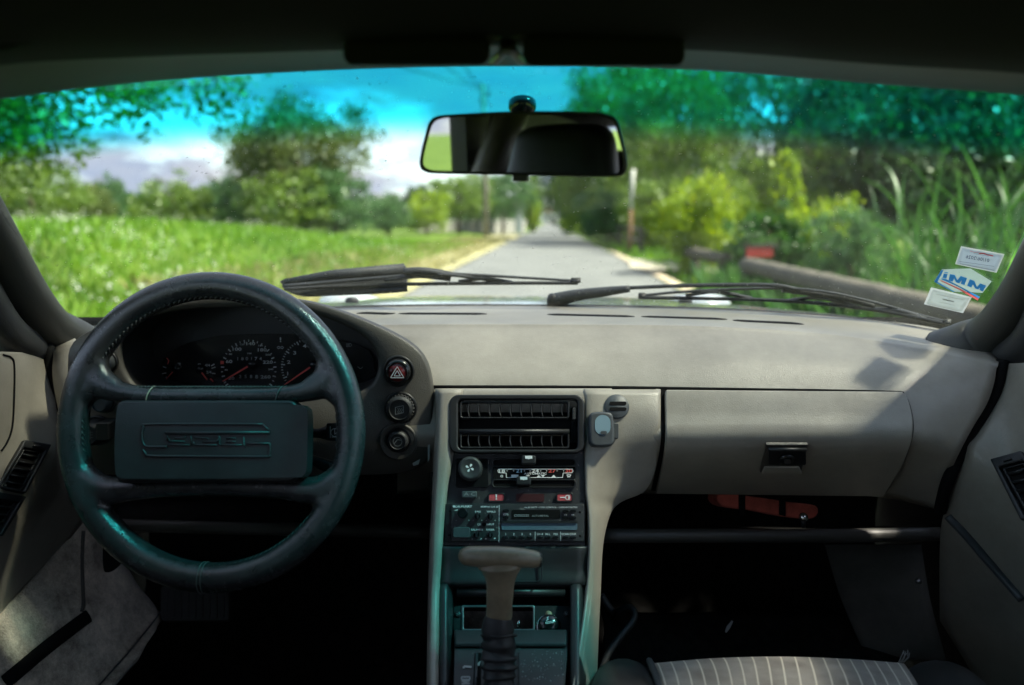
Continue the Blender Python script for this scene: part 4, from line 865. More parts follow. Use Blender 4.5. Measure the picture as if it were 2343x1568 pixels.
for t_, x, y, s in (('BASS', 523, 1175, 4), ('TREBLE', 624, 1175, 4), ('CD', 533, 1272, 4), ('INPUT', 618, 1272, 4), ('BALANCE', 517, 1312, 4), ('FADER', 618, 1312, 4), ('CPS', 737, 1195, 4.4), ('1', 736, 1346, 4.6), ('2', 798, 1346, 4.6), ('3', 860, 1346, 4.6), ('4', 923, 1346, 4.6), ('U1-3', 998, 1346, 4.4), ('M-L', 1058, 1346, 4.4), ('PSS', 1118, 1346, 4.4), ('SCAN', 1192, 1346, 4.4), ('DNR', 1252, 1346, 4.4), ('-', 356, 1240, 3), ('+', 454, 1240, 3.4), ('-', 487, 1241, 3), ('+', 553, 1241, 3.4), ('-', 587, 1241, 3), ('+', 655, 1241, 3.4), ('L', 481, 1381, 3.4), ('R', 549, 1381, 3.4)): q.text(t_, *z(x, y), s, 1.1, 0.014)
q.poly([z(338, 1166), z(368, 1166), z(368, 1156)]).line([z(961, 1326), z(961, 1398)], 1).line([z(1156, 1326), z(1156, 1398)], 1)
for x, d in ((1186, -1), (1198, -1), (1244, 1), (1256, 1)): q.poly([z(x - d * 5, 1192), z(x + d * 6, 1198), z(x - d * 5, 1204)])
q.line([z(576, 1384), z(590, 1384), z(583, 1376)], 1, True).line([z(645, 1376), z(659, 1376), z(652, 1384)], 1, True).line([z(686, 1122), z(684, 1412)], 0.9)
for x, y in ((394, 1316), (394, 1336), (394, 1356)): q.poly(circ(*z(x, y), 2.0, 8))
q.mk('lettering', M['white'], face)
q = Print(RF, 0.0012); q.text('AUTOMETAL', *z(1000, 1206), 4.2, 1.1).line([z(802, 1198), z(822, 1198), z(822, 1210), z(802, 1210)], 1, True).line([z(828, 1198), z(912, 1198), z(912, 1210), z(828, 1210)], 1, True).text('DOLBY B C NR', *z(870, 1204), 2.2, 1.0); q.mk('lettering', M['grey_print'], face)
for x, y in ((312, 1170), (304, 1352), (1302, 1178), (1304, 1360)): mk('release_hole', *lathe(RP.pt(*z(x, y), 0.0025), RP.n, [(0.0016, 0), (0.0014, 0.0004), (0, 0.0004)], 10), M['void'], rad_)

# ================================================================ LOWER CONSOLE
V, F, UV = patch([prow((1008, 1248, YC(1248)), (1180, 1248, YC(1248)), (1345, 1248, YC(1248))), prow((1005, 1256, YC(1256) - .004), (1180, 1256, YC(1256) - .004), (1345, 1256, YC(1256) - .004)), prow((1005, 1300, .893), (1180, 1300, .893), (1345, 1300, .893)), prow((1004, 1336, .882), (1180, 1336, .882), (1340, 1336, .882)), prow((1004, 1345, .890), (1180, 1345, .890), (1340, 1345, .890))], 6, 4)
mk('lower_panel', V, F, M['leather_blk'], con, face_cam=True, solid=0.006)
p_ = Plane(P(1200, 1300, .889), (C1.n + Vector((0, 0, 0.2))))
mk('switch_recess', *ring(p_, rrect(*zb(880, 360), *zb(1205, 640), 12, 5), rrect(*zb(892, 372), *zb(1190, 625), 10, 5), 0.0, 0.003), M['plastic'], con, bevel=0.001)
# side strips round the ashtray
for a, b in (((1004, 1038), 0), ((1304, 1345), 1)):
    rows = [prow((a[0], v, YC(v) - 0.002), ((a[0] + a[1]) / 2, v, YC(v) - 0.006), (a[1] - (v - 1336) * 0.02, v, YC(v) + 0.012)) for v in (1336, 1400, 1460, 1590)]
    V, F, UV = patch(rows, 4, 4); mk('side_strip', V, F, M['leather_blk'], con, face_cam=True, solid=0.005)
# ashtray recess
A1 = Plane(P(1170, 1400, .905), Vector((0, -1, 0.75)))
mk('ashtray_well', *prism(A1, [zb(385, 660), zb(1480, 660), zb(1460, 1090), zb(400, 1090)], -0.01, 0.0), M['void'], con, smooth=False)
mk('ashtray_lip', *tube([P(*zb(430, 725), .886), P(*zb(1405, 725), .886)], 0.007, 12, flat=0.8), M['plastic'], con)
A2 = Plane(P(1170, 1420, .868), Vector((0, -1, 0.9)))
tray = mk('ashtray_frame', *ring(A2, rrect(*zb(395, 850), *zb(1455, 1085), 8, 4), rrect(*zb(480, 858), *zb(1125, 1066), 4, 4), -0.006, 0.0), M['plastic'], con, bevel=0.001)
mk('ashtray_rim', *ring(A2, rrect(*zb(470, 846), *zb(1132, 1078), 5, 4), rrect(*zb(490, 864), *zb(1116, 1062), 4, 4), 0.0, 0.0018), M['steel'], tray, bevel=0.0006)
mk('ashtray_bowl', *prism(A2, rrect(*zb(480, 855), *zb(1125, 1068), 4, 4), -0.03, -0.026), mat('ashy_metal', (0.05, 0.045, 0.04), 0.6, 0.9, 60, 0.4, 300), tray, smooth=False)
mk('spring_clip', *tube([A2.pt(*zb(980, 1060), -0.004), A2.pt(*zb(976, 1010), 0.002), A2.pt(*zb(992, 990), 0.004), A2.pt(*zb(996, 1040), -0.002)], 0.0012, 6), M['chrome'], tray)
for x, y in ((435, 928), (1420, 926)):
    s_ = mk('screw', *lathe(A2.pt(*zb(x, y), 0.0), A2.n, [(0.0042, 0), (0.0042, 0.001), (0.003, 0.0018), (0, 0.002)], 16), M['plastic'], con)
    q = Print(A2, 0.0022); cu, cv = zb(x, y); q.line([(cu - 3.5, cv - 2), (cu + 3.5, cv + 2)], 1.3).line([(cu + 2, cv - 3.5), (cu - 2, cv + 3.5)], 1.3); q.mk('cross_slot', M['steel'], s_)
lt = thing('cigarette_lighter', 'black push in cigarette lighter with white cigarette symbol beside the ashtray', 'lighter', A2.pt(*zb(1260, 1075)))
mk('socket', *lathe(A2.pt(*zb(1260, 1040), -0.004), A2.n, [(0.0155, 0), (0.0155, 0.004), (0.0140, 0.0046), (0.0135, 0)], 26), M['chrome'], lt)
mk('button', *lathe(A2.pt(*zb(1260, 1026), -0.004), A2.n, [(0.0125, 0), (0.0125, 0.009), (0.011, 0.0115), (0, 0.012)], 26), M['gloss'], lt)
q = Print(A2, 0.0088); q.line([zb(1228, 1012), zb(1298, 1000), zb(1300, 1012), zb(1230, 1024)], 1.5, True).line([zb(1234, 998), zb(1252, 984), zb(1240, 972), zb(1256, 962)], 1.6); q.mk('symbol', M['white'], lt)
mk('pilot_lamp', *lathe(A2.pt(*zb(1258, 928), 0.0), A2.n, [(0.0045, 0), (0.0045, 0.001), (0, 0.002)], 14), M['tan'], con)
# gear plate
G1 = plane3(P(1180, 1462, .832), P(1300, 1462, .832), P(1180, 1590, .745))
mk('gear_plate', *prism(G1, [zb(410, 1090), zb(1440, 1090), zb(1400, 1620), zb(395, 1620)], -0.01, 0.0), M['plastic_dusty'], con, bevel=0.001)
mk('blank_panel', *prism(G1, rrect(*zb(985, 1262), *zb(1395, 1640), 10, 4), 0.0, 0.004), M['plastic_dusty'], con, bevel=0.001)
mk('gate_slot', *prism(G1, [zb(590, 1280), zb(650, 1280), zb(645, 1620), zb(570, 1620)], 0.0, 0.0008), M['void'], con, smooth=False)
mk('gate_step', *prism(G1, [zb(400, 1092), zb(1430, 1092), zb(1420, 1235), zb(408, 1235)], 0.0, 0.006), M['leather_blk'], con, bevel=0.003)
q = Print(G1, 0.0012); q.line([zb(560, 1410), zb(490, 1404), zb(490, 1424)], 4.5).line([zb(545, 1500), zb(470, 1500), zb(470, 1524), zb(545, 1524), zb(545, 1500)], 3.4).line([zb(545, 1536), zb(470, 1536), zb(545, 1562), zb(470, 1562)], 4); q.poly([zb(590, 1398), zb(645, 1352), zb(630, 1400)]); q.mk('gear_print', M['white_dim'], con)
mk('gate_teeth', *tube([G1.pt(*zb(606, 1300), 0.002), G1.pt(*zb(598, 1620), 0.002)], 0.0018, 6), M['grey_plastic'], con)
# grit on the plate
gr = MB()
for k in range(70):
    x, y = random.uniform(1000, 1390), random.uniform(1270, 1560); s_ = random.choice((1.5, 2, 2.5, 4)); gr.add(box(G1.pt(*zb(x, y), 0.0042), *(s_ * 0.0003,) * 3))
gr.mk('grit', M['white_dim'], con, smooth=False, kind='stuff')

# ================================================================ GEAR LEVER
gl_ = thing('gear_lever', 'worn taupe T handle gear selector with ribbed black boot', 'gear lever', P(1145, 1600, .74))
HY = 0.775
hp = prow((*zb(512, 400), HY + .004), (*zb(520, 400), HY + .002), (*zb(560, 402), HY), (*zb(700, 405), HY - .003), (*zb(850, 408), HY - .004), (*zb(1000, 416), HY - .002), (*zb(1120, 428), HY + .002), (*zb(1148, 430), HY + .004), (*zb(1160, 430), HY + .005))
km = HY / .94 / FPX / 3.0871 / 1.28
hr = [x * km for x in (70, 84, 89, 93, 92, 87, 77, 70, 58)]
mk('handle', *tube(cr(hp, 4), smooth_rad(hr, 4), 22, flat=1.0), M['tan'], gl_)
mk('release_button', *lathe(P(*zb(1150, 430), HY + .004), RIGHT, [(0.0085, 0), (0.0085, 0.004), (0.006, 0.006), (0, 0.0065)], 18), M['plastic'], gl_)
sp = prow((*zb(812, 400), HY), (*zb(820, 478), HY), (*zb(822, 540), HY - .001), (*zb(822, 620), HY - .001), (*zb(816, 760), HY - .001), (*zb(812, 880), HY - .001), (*zb(810, 945), HY - .001), (*zb(808, 962), HY - .001))
mk('stem', *tube(cr(sp, 4), smooth_rad([x * km for x in (120, 205, 168, 134, 122, 120, 118, 100)], 4), 22, flat=0.75, ref=FWD), M['tan'], gl_)
c1_ = prow((*zb(806, 945), HY), (*zb(804, 962), HY - .001), (*zb(800, 1000), HY - .002), (*zb(798, 1055), HY - .003), (*zb(798, 1075), HY - .003), (*zb(798, 1084), HY))
mk('collar', *tube(cr(c1_, 3), smooth_rad([x * km for x in (95, 124, 138, 150, 148, 110)], 3), 20, flat=0.8, ref=FWD), M['rubber'], gl_)
by = []
br = []
for y, r_ in ((1078, 118), (1094, 124), (1104, 158), (1118, 160), (1130, 134), (1160, 140), (1200, 158), (1240, 150), (1280, 132), (1302, 148), (1318, 164), (1336, 162), (1352, 138), (1380, 142), (1394, 160), (1412, 162), (1426, 140), (1460, 142), (1484, 156), (1502, 158), (1516, 140), (1560, 150), (1600, 165), (1660, 180)):
    by.append(P(*zb(805 + (8 if 1140 < y < 1300 else 0), y), HY - .002 - (y - 1078) * .00005)); br.append(r_ * km)
V, F = tube(cr(by, 2), smooth_rad(br, 2), 24, flat=0.8, ref=FWD)
V = [Vector(p) + Vector((noise.noise(Vector(p) * 60), noise.noise(Vector(p) * 60 + Vector((9, 0, 0))), 0)) * 0.0034 for p in V]
mk('boot', V, F, M['rubber'], gl_)

# ================================================================ SENSOR DISC AND REMOTE ON THE FASCIA
dsc = thing('air_sensor', 'round grey sensor grille with two slots on the beige fascia', 'sensor', CS.hit(1411, 958))
p_, n_ = CS.hitn(1411, 932); SP = Plane(p_, n_)
mk('disc', *lathe(SP.pt(1411, 931, -0.002), SP.n, [(0.0168, 0), (0.0168, 0.004), (0.0155, 0.0052), (0.0, 0.0056)], 32), M['grey_plastic'], dsc)
for y in (925, 938): mk('slot', *prism(SP, rrect(1393, y - 4, 1432, y + 4, 4), 0.0035, 0.0042), M['void'], dsc, smooth=False)
rem = thing('alarm_receiver', 'small dark rounded box with blue grey oval window stuck beside the air vent', 'receiver', CS.hit(1372, 1022) if CS.hit(1372, 1022) else P(1372, 1022, .95))
p_, n_ = CS.hitn(1376, 985); n_ = (n_ + C1.n * 2); RM = Plane(p_, n_)
mk('case', *prism(RM, cr2d([(1346, 1000), (1345, 960), (1350, 948), (1362, 945), (1384, 945), (1397, 950), (1401, 965), (1403, 1005), (1400, 1018), (1388, 1024), (1358, 1024), (1348, 1016)], 4), -0.004, 0.014), M['grey_plastic'], rem, bevel=0.004, seg=3)
sc_ = mk('window', *prism(RM, rrect(1358, 953, 1393, 998, 17, 6), 0.0138, 0.0147), M['screen'], rem, smooth=False)
mk('button', *prism(RM, rrect(1370, 989, 1385, 997, 4), 0.0145, 0.0158), M['grey_plastic'], sc_, bevel=0.0004)
mk('side_tab', *prism(RM, rrect(1400, 970, 1414, 1005, 3), -0.003, 0.006), M['grey_plastic'], rem, bevel=0.001)

# ================================================================ SEATS
m, t, b = nodes('striped_velour'); N = t.nodes.new; K = t.links.new
uvn = N('ShaderNodeUVMap'); sx = N('ShaderNodeSeparateXYZ'); K(uvn.outputs['UV'], sx.inputs[0])
mu = N('ShaderNodeMath'); mu.operation = 'MULTIPLY'; mu.inputs[1].default_value = 19.0; K(sx.outputs['X'], mu.inputs[0])
fr = N('ShaderNodeMath'); fr.operation = 'FRACT'; K(mu.outputs[0], fr.inputs[0])
sb = N('ShaderNodeMath'); sb.operation = 'SUBTRACT'; sb.inputs[1].default_value = 0.5; K(fr.outputs[0], sb.inputs[0])
ab = N('ShaderNodeMath'); ab.operation = 'ABSOLUTE'; K(sb.outputs[0], ab.inputs[0])
ls = N('ShaderNodeMapRange'); ls.inputs['From Min'].default_value = 0.04; ls.inputs['From Max'].default_value = 0.075; ls.inputs['To Min'].default_value = 1; ls.inputs['To Max'].default_value = 0; K(ab.outputs[0], ls.inputs['Value'])
tco = N('ShaderNodeTexCoord'); nz = N('ShaderNodeTexNoise'); nz.inputs['Scale'].default_value = 28; nz.inputs['Detail'].default_value = 8; K(tco.outputs['Object'], nz.inputs['Vector'])
rm = N('ShaderNodeValToRGB'); rm.color_ramp.elements[0].position = .3; rm.color_ramp.elements[1].position = .7; rm.color_ramp.elements[0].color = (.17, .145, .12, 1); rm.color_ramp.elements[1].color = (.30, .27, .235, 1); K(nz.outputs['Fac'], rm.inputs['Fac'])
mx_ = N('ShaderNodeMixRGB'); mx_.inputs['Color2'].default_value = (.62, .57, .47, 1); K(ls.outputs['Result'], mx_.inputs['Fac']); K(rm.outputs['Color'], mx_.inputs['Color1']); K(mx_.outputs['Color'], b.inputs['Base Color'])
b.inputs['Roughness'].default_value = 0.95; b.inputs['Sheen Weight'].default_value = 0.3; b.inputs['Specular IOR Level'].default_value = 0.1
nb = N('ShaderNodeTexNoise'); nb.inputs['Scale'].default_value = 900; K(tco.outputs['Object'], nb.inputs['Vector']); bp = N('ShaderNodeBump'); bp.inputs['Strength'].default_value = 0.6; bp.inputs['Distance'].default_value = 0.001; K(nb.outputs['Fac'], bp.inputs['Height']); K(bp.outputs['Normal'], b.inputs['Normal'])
M['velour'] = m
seat = thing('car_seat', 'passenger seat with striped velour cushion and black leather bolsters', 'seat', (0.37, 0.45, fz))
fa = [prow((1500, 1545, .845), (1640, 1530, .85), (1790, 1524, .852), (1930, 1528, .85), (2072, 1545, .845)),
      prow((1489, 1519, .835), (1630, 1507, .84), (1785, 1503, .842), (1935, 1508, .84), (2066, 1518, .835)),
      prow((1496, 1532, .80), (1640, 1520, .80), (1790, 1516, .80), (1945, 1522, .80), (2080, 1534, .80)),
      prow((1512, 1590, .72), (1655, 1580, .72), (1800, 1578, .72), (1970, 1582, .72), (2115, 1596, .72)),
      prow((1560, 1900, .46), (1700, 1900, .46), (1840, 1900, .46), (2050, 1900, .46), (2250, 1900, .46))]
V, F, UV = patch(fa, 8, 7); mk('cushion_fabric', V, F, M['velour'], seat, uvs=UV, solid=0.02)
def bolster(pts, rr, name): mk(name, *tube(cr(pts, 5), smooth_rad(rr, 5), 20, flat=0.85), M['leather_blk'], seat)
bolster(prow((1470, 1600, .86), (1440, 1580, .83), (1436, 1610, .76), (1450, 1760, .60), (1470, 2050, .40)), (0.02, 0.040, 0.044, 0.05, 0.05), 'bolster')
bolster(prow((2085, 1600, .86), (2140, 1590, .83), (2180, 1628, .76), (2260, 1780, .60), (2380, 2050, .40)), (0.02, 0.045, 0.05, 0.055, 0.055), 'bolster')
mk('cushion_piping', *tube(cr([fa[0][0] + Vector((-.002, 0, 0)), fa[1][0] + Vector((-.002, 0, .003)), fa[2][0] + Vector((-.002, 0, .003)), fa[3][0], fa[4][0]], 6), 0.0042, 8), M['grey_plastic'], seat)
mk('cushion_front', *box((0.375, 0.72, 0.36), 0.44, 0.18, 0.24), M['leather_blk'], seat, bevel=0.04, seg=4)
fy = MB()
for k in range(7): fy.add(tube([P(2056 + k * 2, 1516, .835), P(2060 + k * 3 + random.uniform(-3, 3), 1504, .836), P(2064 + k * 2 + random.uniform(-6, 5), 1490 + random.uniform(-3, 8), .834)], 0.0005, 4))
fy.mk('loose_threads', M['white_dim'], seat)
def backrest(t_, x):
    mk('backrest', *loft([[Vector((x + sx_ * w_, y + yy, zz)) for sx_, yy in ((-1, -.05), (-1, .05), (-.6, .075), (.6, .075), (1, .05), (1, -.05), (.6, -.07), (-.6, -.07))] for zz, y, w_ in ((.34, -.10, .2), (.45, -.13, .25), (.7, -.22, .26), (.9, -.28, .24), (.98, -.30, .17), (1.06, -.32, .14), (1.15, -.34, .13), (1.18, -.345, .09))], True, True, True), M['leather_blk'], t_, sub=2)
backrest(seat, 0.37)
ds_ = thing('car_seat', 'dark driver seat backrest glimpsed only in the mirror', 'seat', (-0.37, -0.1, fz))
backrest(ds_, -0.37)
mk('cushion', *box((-0.37, 0.12, 0.40), 0.5, 0.5, 0.2), M['leather_blk'], ds_, bevel=0.05, seg=4)

# ================================================================ MIRROR
mir = thing('rear_view_mirror', 'wide black rear view mirror hanging on the windscreen', 'mirror', P(1195, 258, .76))
mc_ = P(1195, 330, .735); dv = (mc_ - CAM).normalized(); rv = Vector((-0.46, -1, -0.02)).normalized()
MP = Plane(mc_, rv - dv)
mo = cr2d([(959, 380), (962, 350), (974, 300), (982, 278), (998, 266), (1040, 261), (1190, 254), (1350, 256), (1392, 262), (1410, 272), (1420, 300), (1433, 355), (1435, 385), (1424, 401), (1390, 405), (1190, 402), (1010, 398), (972, 394)], 4)
mi = sc(mo, 0.965, (1196, 330)); mi = [(u, 330 + (v - 330) * 0.93) for u, v in mi]
mk('housing', *loft([[MP.pt(*p, -0.022) for p in sc(mo, 0.86, (1196, 330))], [MP.pt(*p, -0.016) for p in sc(mo, 0.965, (1196, 330))], [MP.pt(*p, -0.004) for p in mo], [MP.pt(*p, 0.0) for p in sc(mo, 0.995, (1196, 330))], [MP.pt(*p, 0.0005) for p in mi], [MP.pt(*p, -0.001) for p in mi]], True, True, False), M['plastic'], mir)
mk('mirror_glass', *prism(MP, mi, -0.003, -0.0008), M['mirror'], mir, smooth=False)
mk('dip_lever', *prism(MP, rrect(1171, 398, 1206, 416, 4), -0.012, -0.002), M['plastic'], mir, bevel=0.002)
bs = WS.hit(1195, 234, 0.004); bn_ = WS.hitn(1195, 234)[1]
mk('foot', *lathe(bs - bn_ * 0.003, bn_, [(0.0155, 0), (0.0155, 0.006), (0.012, 0.012), (0.005, 0.016), (0, 0.0165)], 26), M['gloss'], mir)
mk('arm', *tube(cr([bs + bn_ * 0.012, bs + bn_ * 0.02 + Vector((0, -.012, -.01)), MP.pt(1196, 285, -0.02)], 5), 0.0065, 10), M['plastic'], mir)

# ================================================================ WIPERS (outside the glass)
def wp(u, v, off=0.012):                       # a point in front of the outer face of the glass, on the line of sight
    p, n = WS.hitn(u, v); d = ray(u, v).normalized(); return p + d * ((0.006 + off) / max(0.2, abs(d.dot(n))))
def strip(pts, r_, flat=0.5, off=0.012, seg=8): 
    path = [wp(u, v, off) for u, v in cr2d(pts, 6, False)]
    return tube(path, r_, seg, flat=flat)
def taper(pts, r0, r1, off=0.014, flat=0.6): 
    path = [wp(u, v, off) for u, v in cr2d(pts, 6, False)]; n = len(path)
    return tube(path, [r0 + (r1 - r0) * i / (n - 1) for i in range(n)], 10, flat=flat)
wl = thing('windscreen_wiper', 'parked wiper in front of the driver with broad black wind deflector', 'wiper', wp(800, 660), 'windscreen wipers')
mk('rubber_blade', *strip([(650, 662), (760, 656), (900, 651), (1050, 649), (1200, 648), (1322, 648)], 0.0042, 0.8), M['rubber'], wl)
mk('blade_spine', *taper([(650, 655), (800, 642), (930, 631), (1000, 626), (1100, 630), (1220, 637), (1322, 643)], 0.0055, 0.004, 0.022), M['wiper'], wl)
for a, b_, c_ in (((880, 641), (960, 633), (1030, 640)), ((1000, 628), (1060, 632), (1150, 646)), ((1050, 644), (1110, 638), (1170, 646))): mk('bracket', *strip([a, b_, c_], 0.0048, 0.7, 0.018), M['wiper'], wl)
mk('arm_joint', *strip([(925, 622), (960, 620), (1000, 624), (1030, 630)], 0.0085, 0.8, 0.024), M['wiper'], wl)
mk('end_clip', *prism(Plane(wp(1322, 643, .016), Vector((0, -1, .4))), rrect(1306, 638, 1328, 648, 2), 0.0, 0.006), M['rubber'], wl)
df_p = Plane(wp(790, 640, 0.03), Vector((0.05, -1, 0.5)))
mk('deflector', *prism(df_p, cr2d([(645, 647), (648, 640), (760, 622), (900, 607), (920, 606), (930, 612), (931, 655), (925, 663), (860, 668), (760, 672), (690, 674), (650, 660)], 3), -0.012, 0.0), M['wiper'], wl, bevel=0.004, seg=3)
mk('deflector_tube', *tube([df_p.pt(650, 645, 0.0), df_p.pt(760, 629, 0.001), df_p.pt(926, 617, 0.002)], (0.005, 0.0085, 0.0105), 14), M['wiper'], wl)
wr = thing('windscreen_wiper', 'parked wiper lying low across the passenger half of the windscreen', 'wiper', wp(1260, 690), 'windscreen wipers')
mk('arm', *taper([(1275, 686), (1320, 676), (1390, 667), (1440, 661)], 0.0185, 0.0085, 0.014, 0.75), M['wiper'], wr)
mk('arm_rod', *strip([(1440, 659), (1560, 654), (1700, 652), (1780, 654), (1830, 664)], 0.0036, 1.0, 0.022), M['wiper'], wr)
mk('pivot_cap', *lathe(wp(1264, 688, 0.01), Vector((0, -.3, 1)), [(0.010, -0.012), (0.011, 0.004), (0.008, 0.012), (0, 0.014)], 14), M['rubber'], wr)
mk('rubber_blade', *strip([(1464, 681), (1600, 683), (1760, 687), (1900, 697), (2030, 714), (2120, 732), (2164, 742)], 0.0042, 0.8), M['rubber'], wr)
mk('blade_spine', *taper([(1466, 677), (1560, 668), (1680, 662), (1800, 660), (1900, 670), (2000, 692), (2100, 720), (2168, 738)], 0.0045, 0.004, 0.022), M['wiper'], wr)
mk('blade_vane', *strip([(1790, 662), (1850, 670), (1930, 682), (2000, 700)], 0.0095, 0.6, 0.024), M['wiper'], wr)
for a, b_, c_ in (((1570, 676), (1640, 668), (1720, 683)), ((1800, 688), (1880, 682), (1960, 703)), ((1990, 706), (2060, 712), (2120, 730))): mk('bracket', *strip([a, b_, c_], 0.0048, 0.7, 0.018), M['wiper'], wr)
for ux, uy in ((1468, 678), (2164, 738)): mk('end_clip', *prism(Plane(wp(ux, uy, .016), Vector((0, -1, .4))), rrect(ux - 8, uy - 6, ux + 8, uy + 6, 2), 0.0, 0.006), M['rubber'], wr)

# ================================================================ STICKERS inside the glass
zs = conv(2600, 680, 3000, 2091)
def sheet(q4, off, nx=8, ny=4):
    a, b_, c_, d_ = [zs(*p) for p in q4]; V = []
    for j in range(ny + 1):
        for i in range(nx + 1):
            s, t = i / nx, j / ny; u = (a[0] * (1 - s) + b_[0] * s) * (1 - t) + (d_[0] * (1 - s) + c_[0] * s) * t; v = (a[1] * (1 - s) + b_[1] * s) * (1 - t) + (d_[1] * (1 - s) + c_[1] * s) * t
            V.append(WS.hit(u, v, off))
    return V, [(j * (nx + 1) + i, j * (nx + 1) + i + 1, (j + 1) * (nx + 1) + i + 1, (j + 1) * (nx + 1) + i) for j in range(ny) for i in range(nx)]
class SPl:                                     # lets Print draw on the glass
    def pt(s, u, v, h=0.0): return WS.hit(u, v, h)
def paper(name, col, tr_=0.5, clear=0.0):
    m, t, b = nodes(name); t.nodes.remove(b); N = t.nodes.new; K = t.links.new
    d = N('ShaderNodeBsdfDiffuse'); d.inputs['Color'].default_value = (*col, 1); tl = N('ShaderNodeBsdfTranslucent'); tl.inputs['Color'].default_value = (*col, 1)
    mx = N('ShaderNodeMixShader'); mx.inputs[0].default_value = tr_; K(d.outputs[0], mx.inputs[1]); K(tl.outputs[0], mx.inputs[2]); tp = N('ShaderNodeBsdfTransparent'); m2 = N('ShaderNodeMixShader'); m2.inputs[0].default_value = clear; K(mx.outputs[0], m2.inputs[1]); K(tp.outputs[0], m2.inputs[2]); K(m2.outputs[0], t.nodes['Material Output'].inputs['Surface']); return m
M['paper_blue'] = paper('pale_blue_paper', (.62, .72, .82), .5, .4); M['paper_white'] = paper('white_paper', (.70, .76, .74), .5, .45); M['paper_edge'] = paper('white_margin', (.9, .93, .95), .5, .45); M['ink_blue'] = paper('blue_ink', (.06, .30, .72)); M['ink_red'] = paper('red_ink', (.80, .14, .15)); M['ink_dark'] = paper('dark_ink', (.08, .10, .18), .2); M['paper_grey'] = paper('greenish_paper', (.60, .72, .70), .5, .4)
s1 = thing('windscreen_sticker', 'pale blue inspection sticker with mirrored date, topmost in the glass corner', 'sticker', WS.hit(*zs(1420, 600)), 'stickers in the windscreen corner')
mk('margin', *sheet(((1130, 204), (1796, 326), (1676, 610), (1042, 478)), 0.0016), M['paper_edge'], s1, solid=0.0002)
mk('paper', *sheet(((1152, 224), (1768, 336), (1660, 588), (1064, 466)), 0.0021), M['paper_blue'], s1, solid=0.0002)
q = Print(SPl(), 0.0028); q.text('01/06/2026', *zs(1390, 380), 8.0, 1.05, 0.01, rot=-10, mirror=True)
for a, b_ in (((1330, 305), (1560, 345)), ((1110, 425), (1640, 500)), ((1120, 460), (1640, 560))): q.line([zs(*a), zs(*b_)], 0.7)
q.mk('lettering', M['ink_dark'], s1)
q = Print(SPl(), 0.0029); q.line([zs(1410, 302), zs(1480, 300), zs(1540, 322), zs(1630, 338)], 3).line([zs(1270, 262), zs(1340, 284), zs(1420, 280)], 1); q.mk('red_swash', M['ink_red'], s1)
s2 = thing('windscreen_sticker', 'six sided sticker with blue letters and red stripe between the two paper labels', 'sticker', WS.hit(*zs(1160, 900)), 'stickers in the windscreen corner')
hexp = [(835, 562), (1060, 552), (1275, 546), (1600, 742), (1462, 920), (1240, 908), (1018, 902), (722, 742)]
def flat(pts, off):
    pts = [zs(*p) for p in pts]; cu = sum(p[0] for p in pts) / len(pts); cv = sum(p[1] for p in pts) / len(pts); pts = dense(pts, 4)
    return [WS.hit(cu, cv, off)] + [WS.hit(*p, off) for p in pts], [(0, i + 1, (i + 1) % len(pts) + 1) for i in range(len(pts))]
mk('backing', *flat(hexp, 0.0016), M['paper_grey'], s2, solid=0.0002, smooth=False)
b = MB(); b.add(flat([(835, 562), (868, 566), (770, 752), (722, 742)], 0.0022)); b.add(flat([(722, 742), (760, 738), (1040, 896), (1018, 902)], 0.0022)); b.add(flat([(832, 690), (900, 700), (1425, 975), (1405, 1000), (1100, 810), (830, 706)], 0.0022))
b.mk('blue_bands', M['ink_blue'], s2, smooth=False)
mk('red_stripe', *flat([(815, 716), (860, 728), (1130, 850), (1408, 1000), (1390, 1028), (1100, 860), (818, 728)], 0.0025), M['ink_red'], s2, smooth=False)
q = Print(SPl(), 0.0026)
for pl_ in ([(884, 588), (940, 596), (936, 610), (880, 602)], [(872, 614), (932, 622), (910, 690), (850, 682)], [(966, 622), (1040, 632), (1082, 712), (1130, 650), (1230, 682), (1190, 790), (1130, 772), (1150, 716), (1110, 764), (1060, 750), (1030, 690), (1010, 740), (944, 722)], [(1272, 700), (1340, 726), (1380, 816), (1430, 762), (1520, 800), (1470, 890), (1414, 866), (1430, 830), (1400, 860), (1350, 842), (1318, 778), (1294, 830), (1228, 800)]): b2 = q.poly([zs(*p) for p in pl_])
q.mk('lettering', M['ink_blue'], s2)
s3 = thing('windscreen_sticker', 'faded white paper label lowest in the glass corner, beside the wiper tip', 'sticker', WS.hit(*zs(900, 1150)), 'stickers in the windscreen corner')
mk('margin', *sheet(((672, 836), (1298, 986), (1164, 1230), (566, 1094)), 0.0016), M['paper_edge'], s3, solid=0.0002)
mk('paper', *sheet(((700, 866), (1262, 1000), (1146, 1206), (604, 1080)), 0.0021), M['paper_white'], s3, solid=0.0002)
q = Print(SPl(), 0.0028); q.line([zs(850, 1005), zs(1030, 1045)], 2.2)
for a, b_ in (((760, 930), (1190, 1020)), ((800, 1050), (1040, 1100)), ((620, 1080), (1100, 1190))): q.line([zs(*a), zs(*b_)], 0.7)
q.mk('lettering', M['grey_print'], s3)
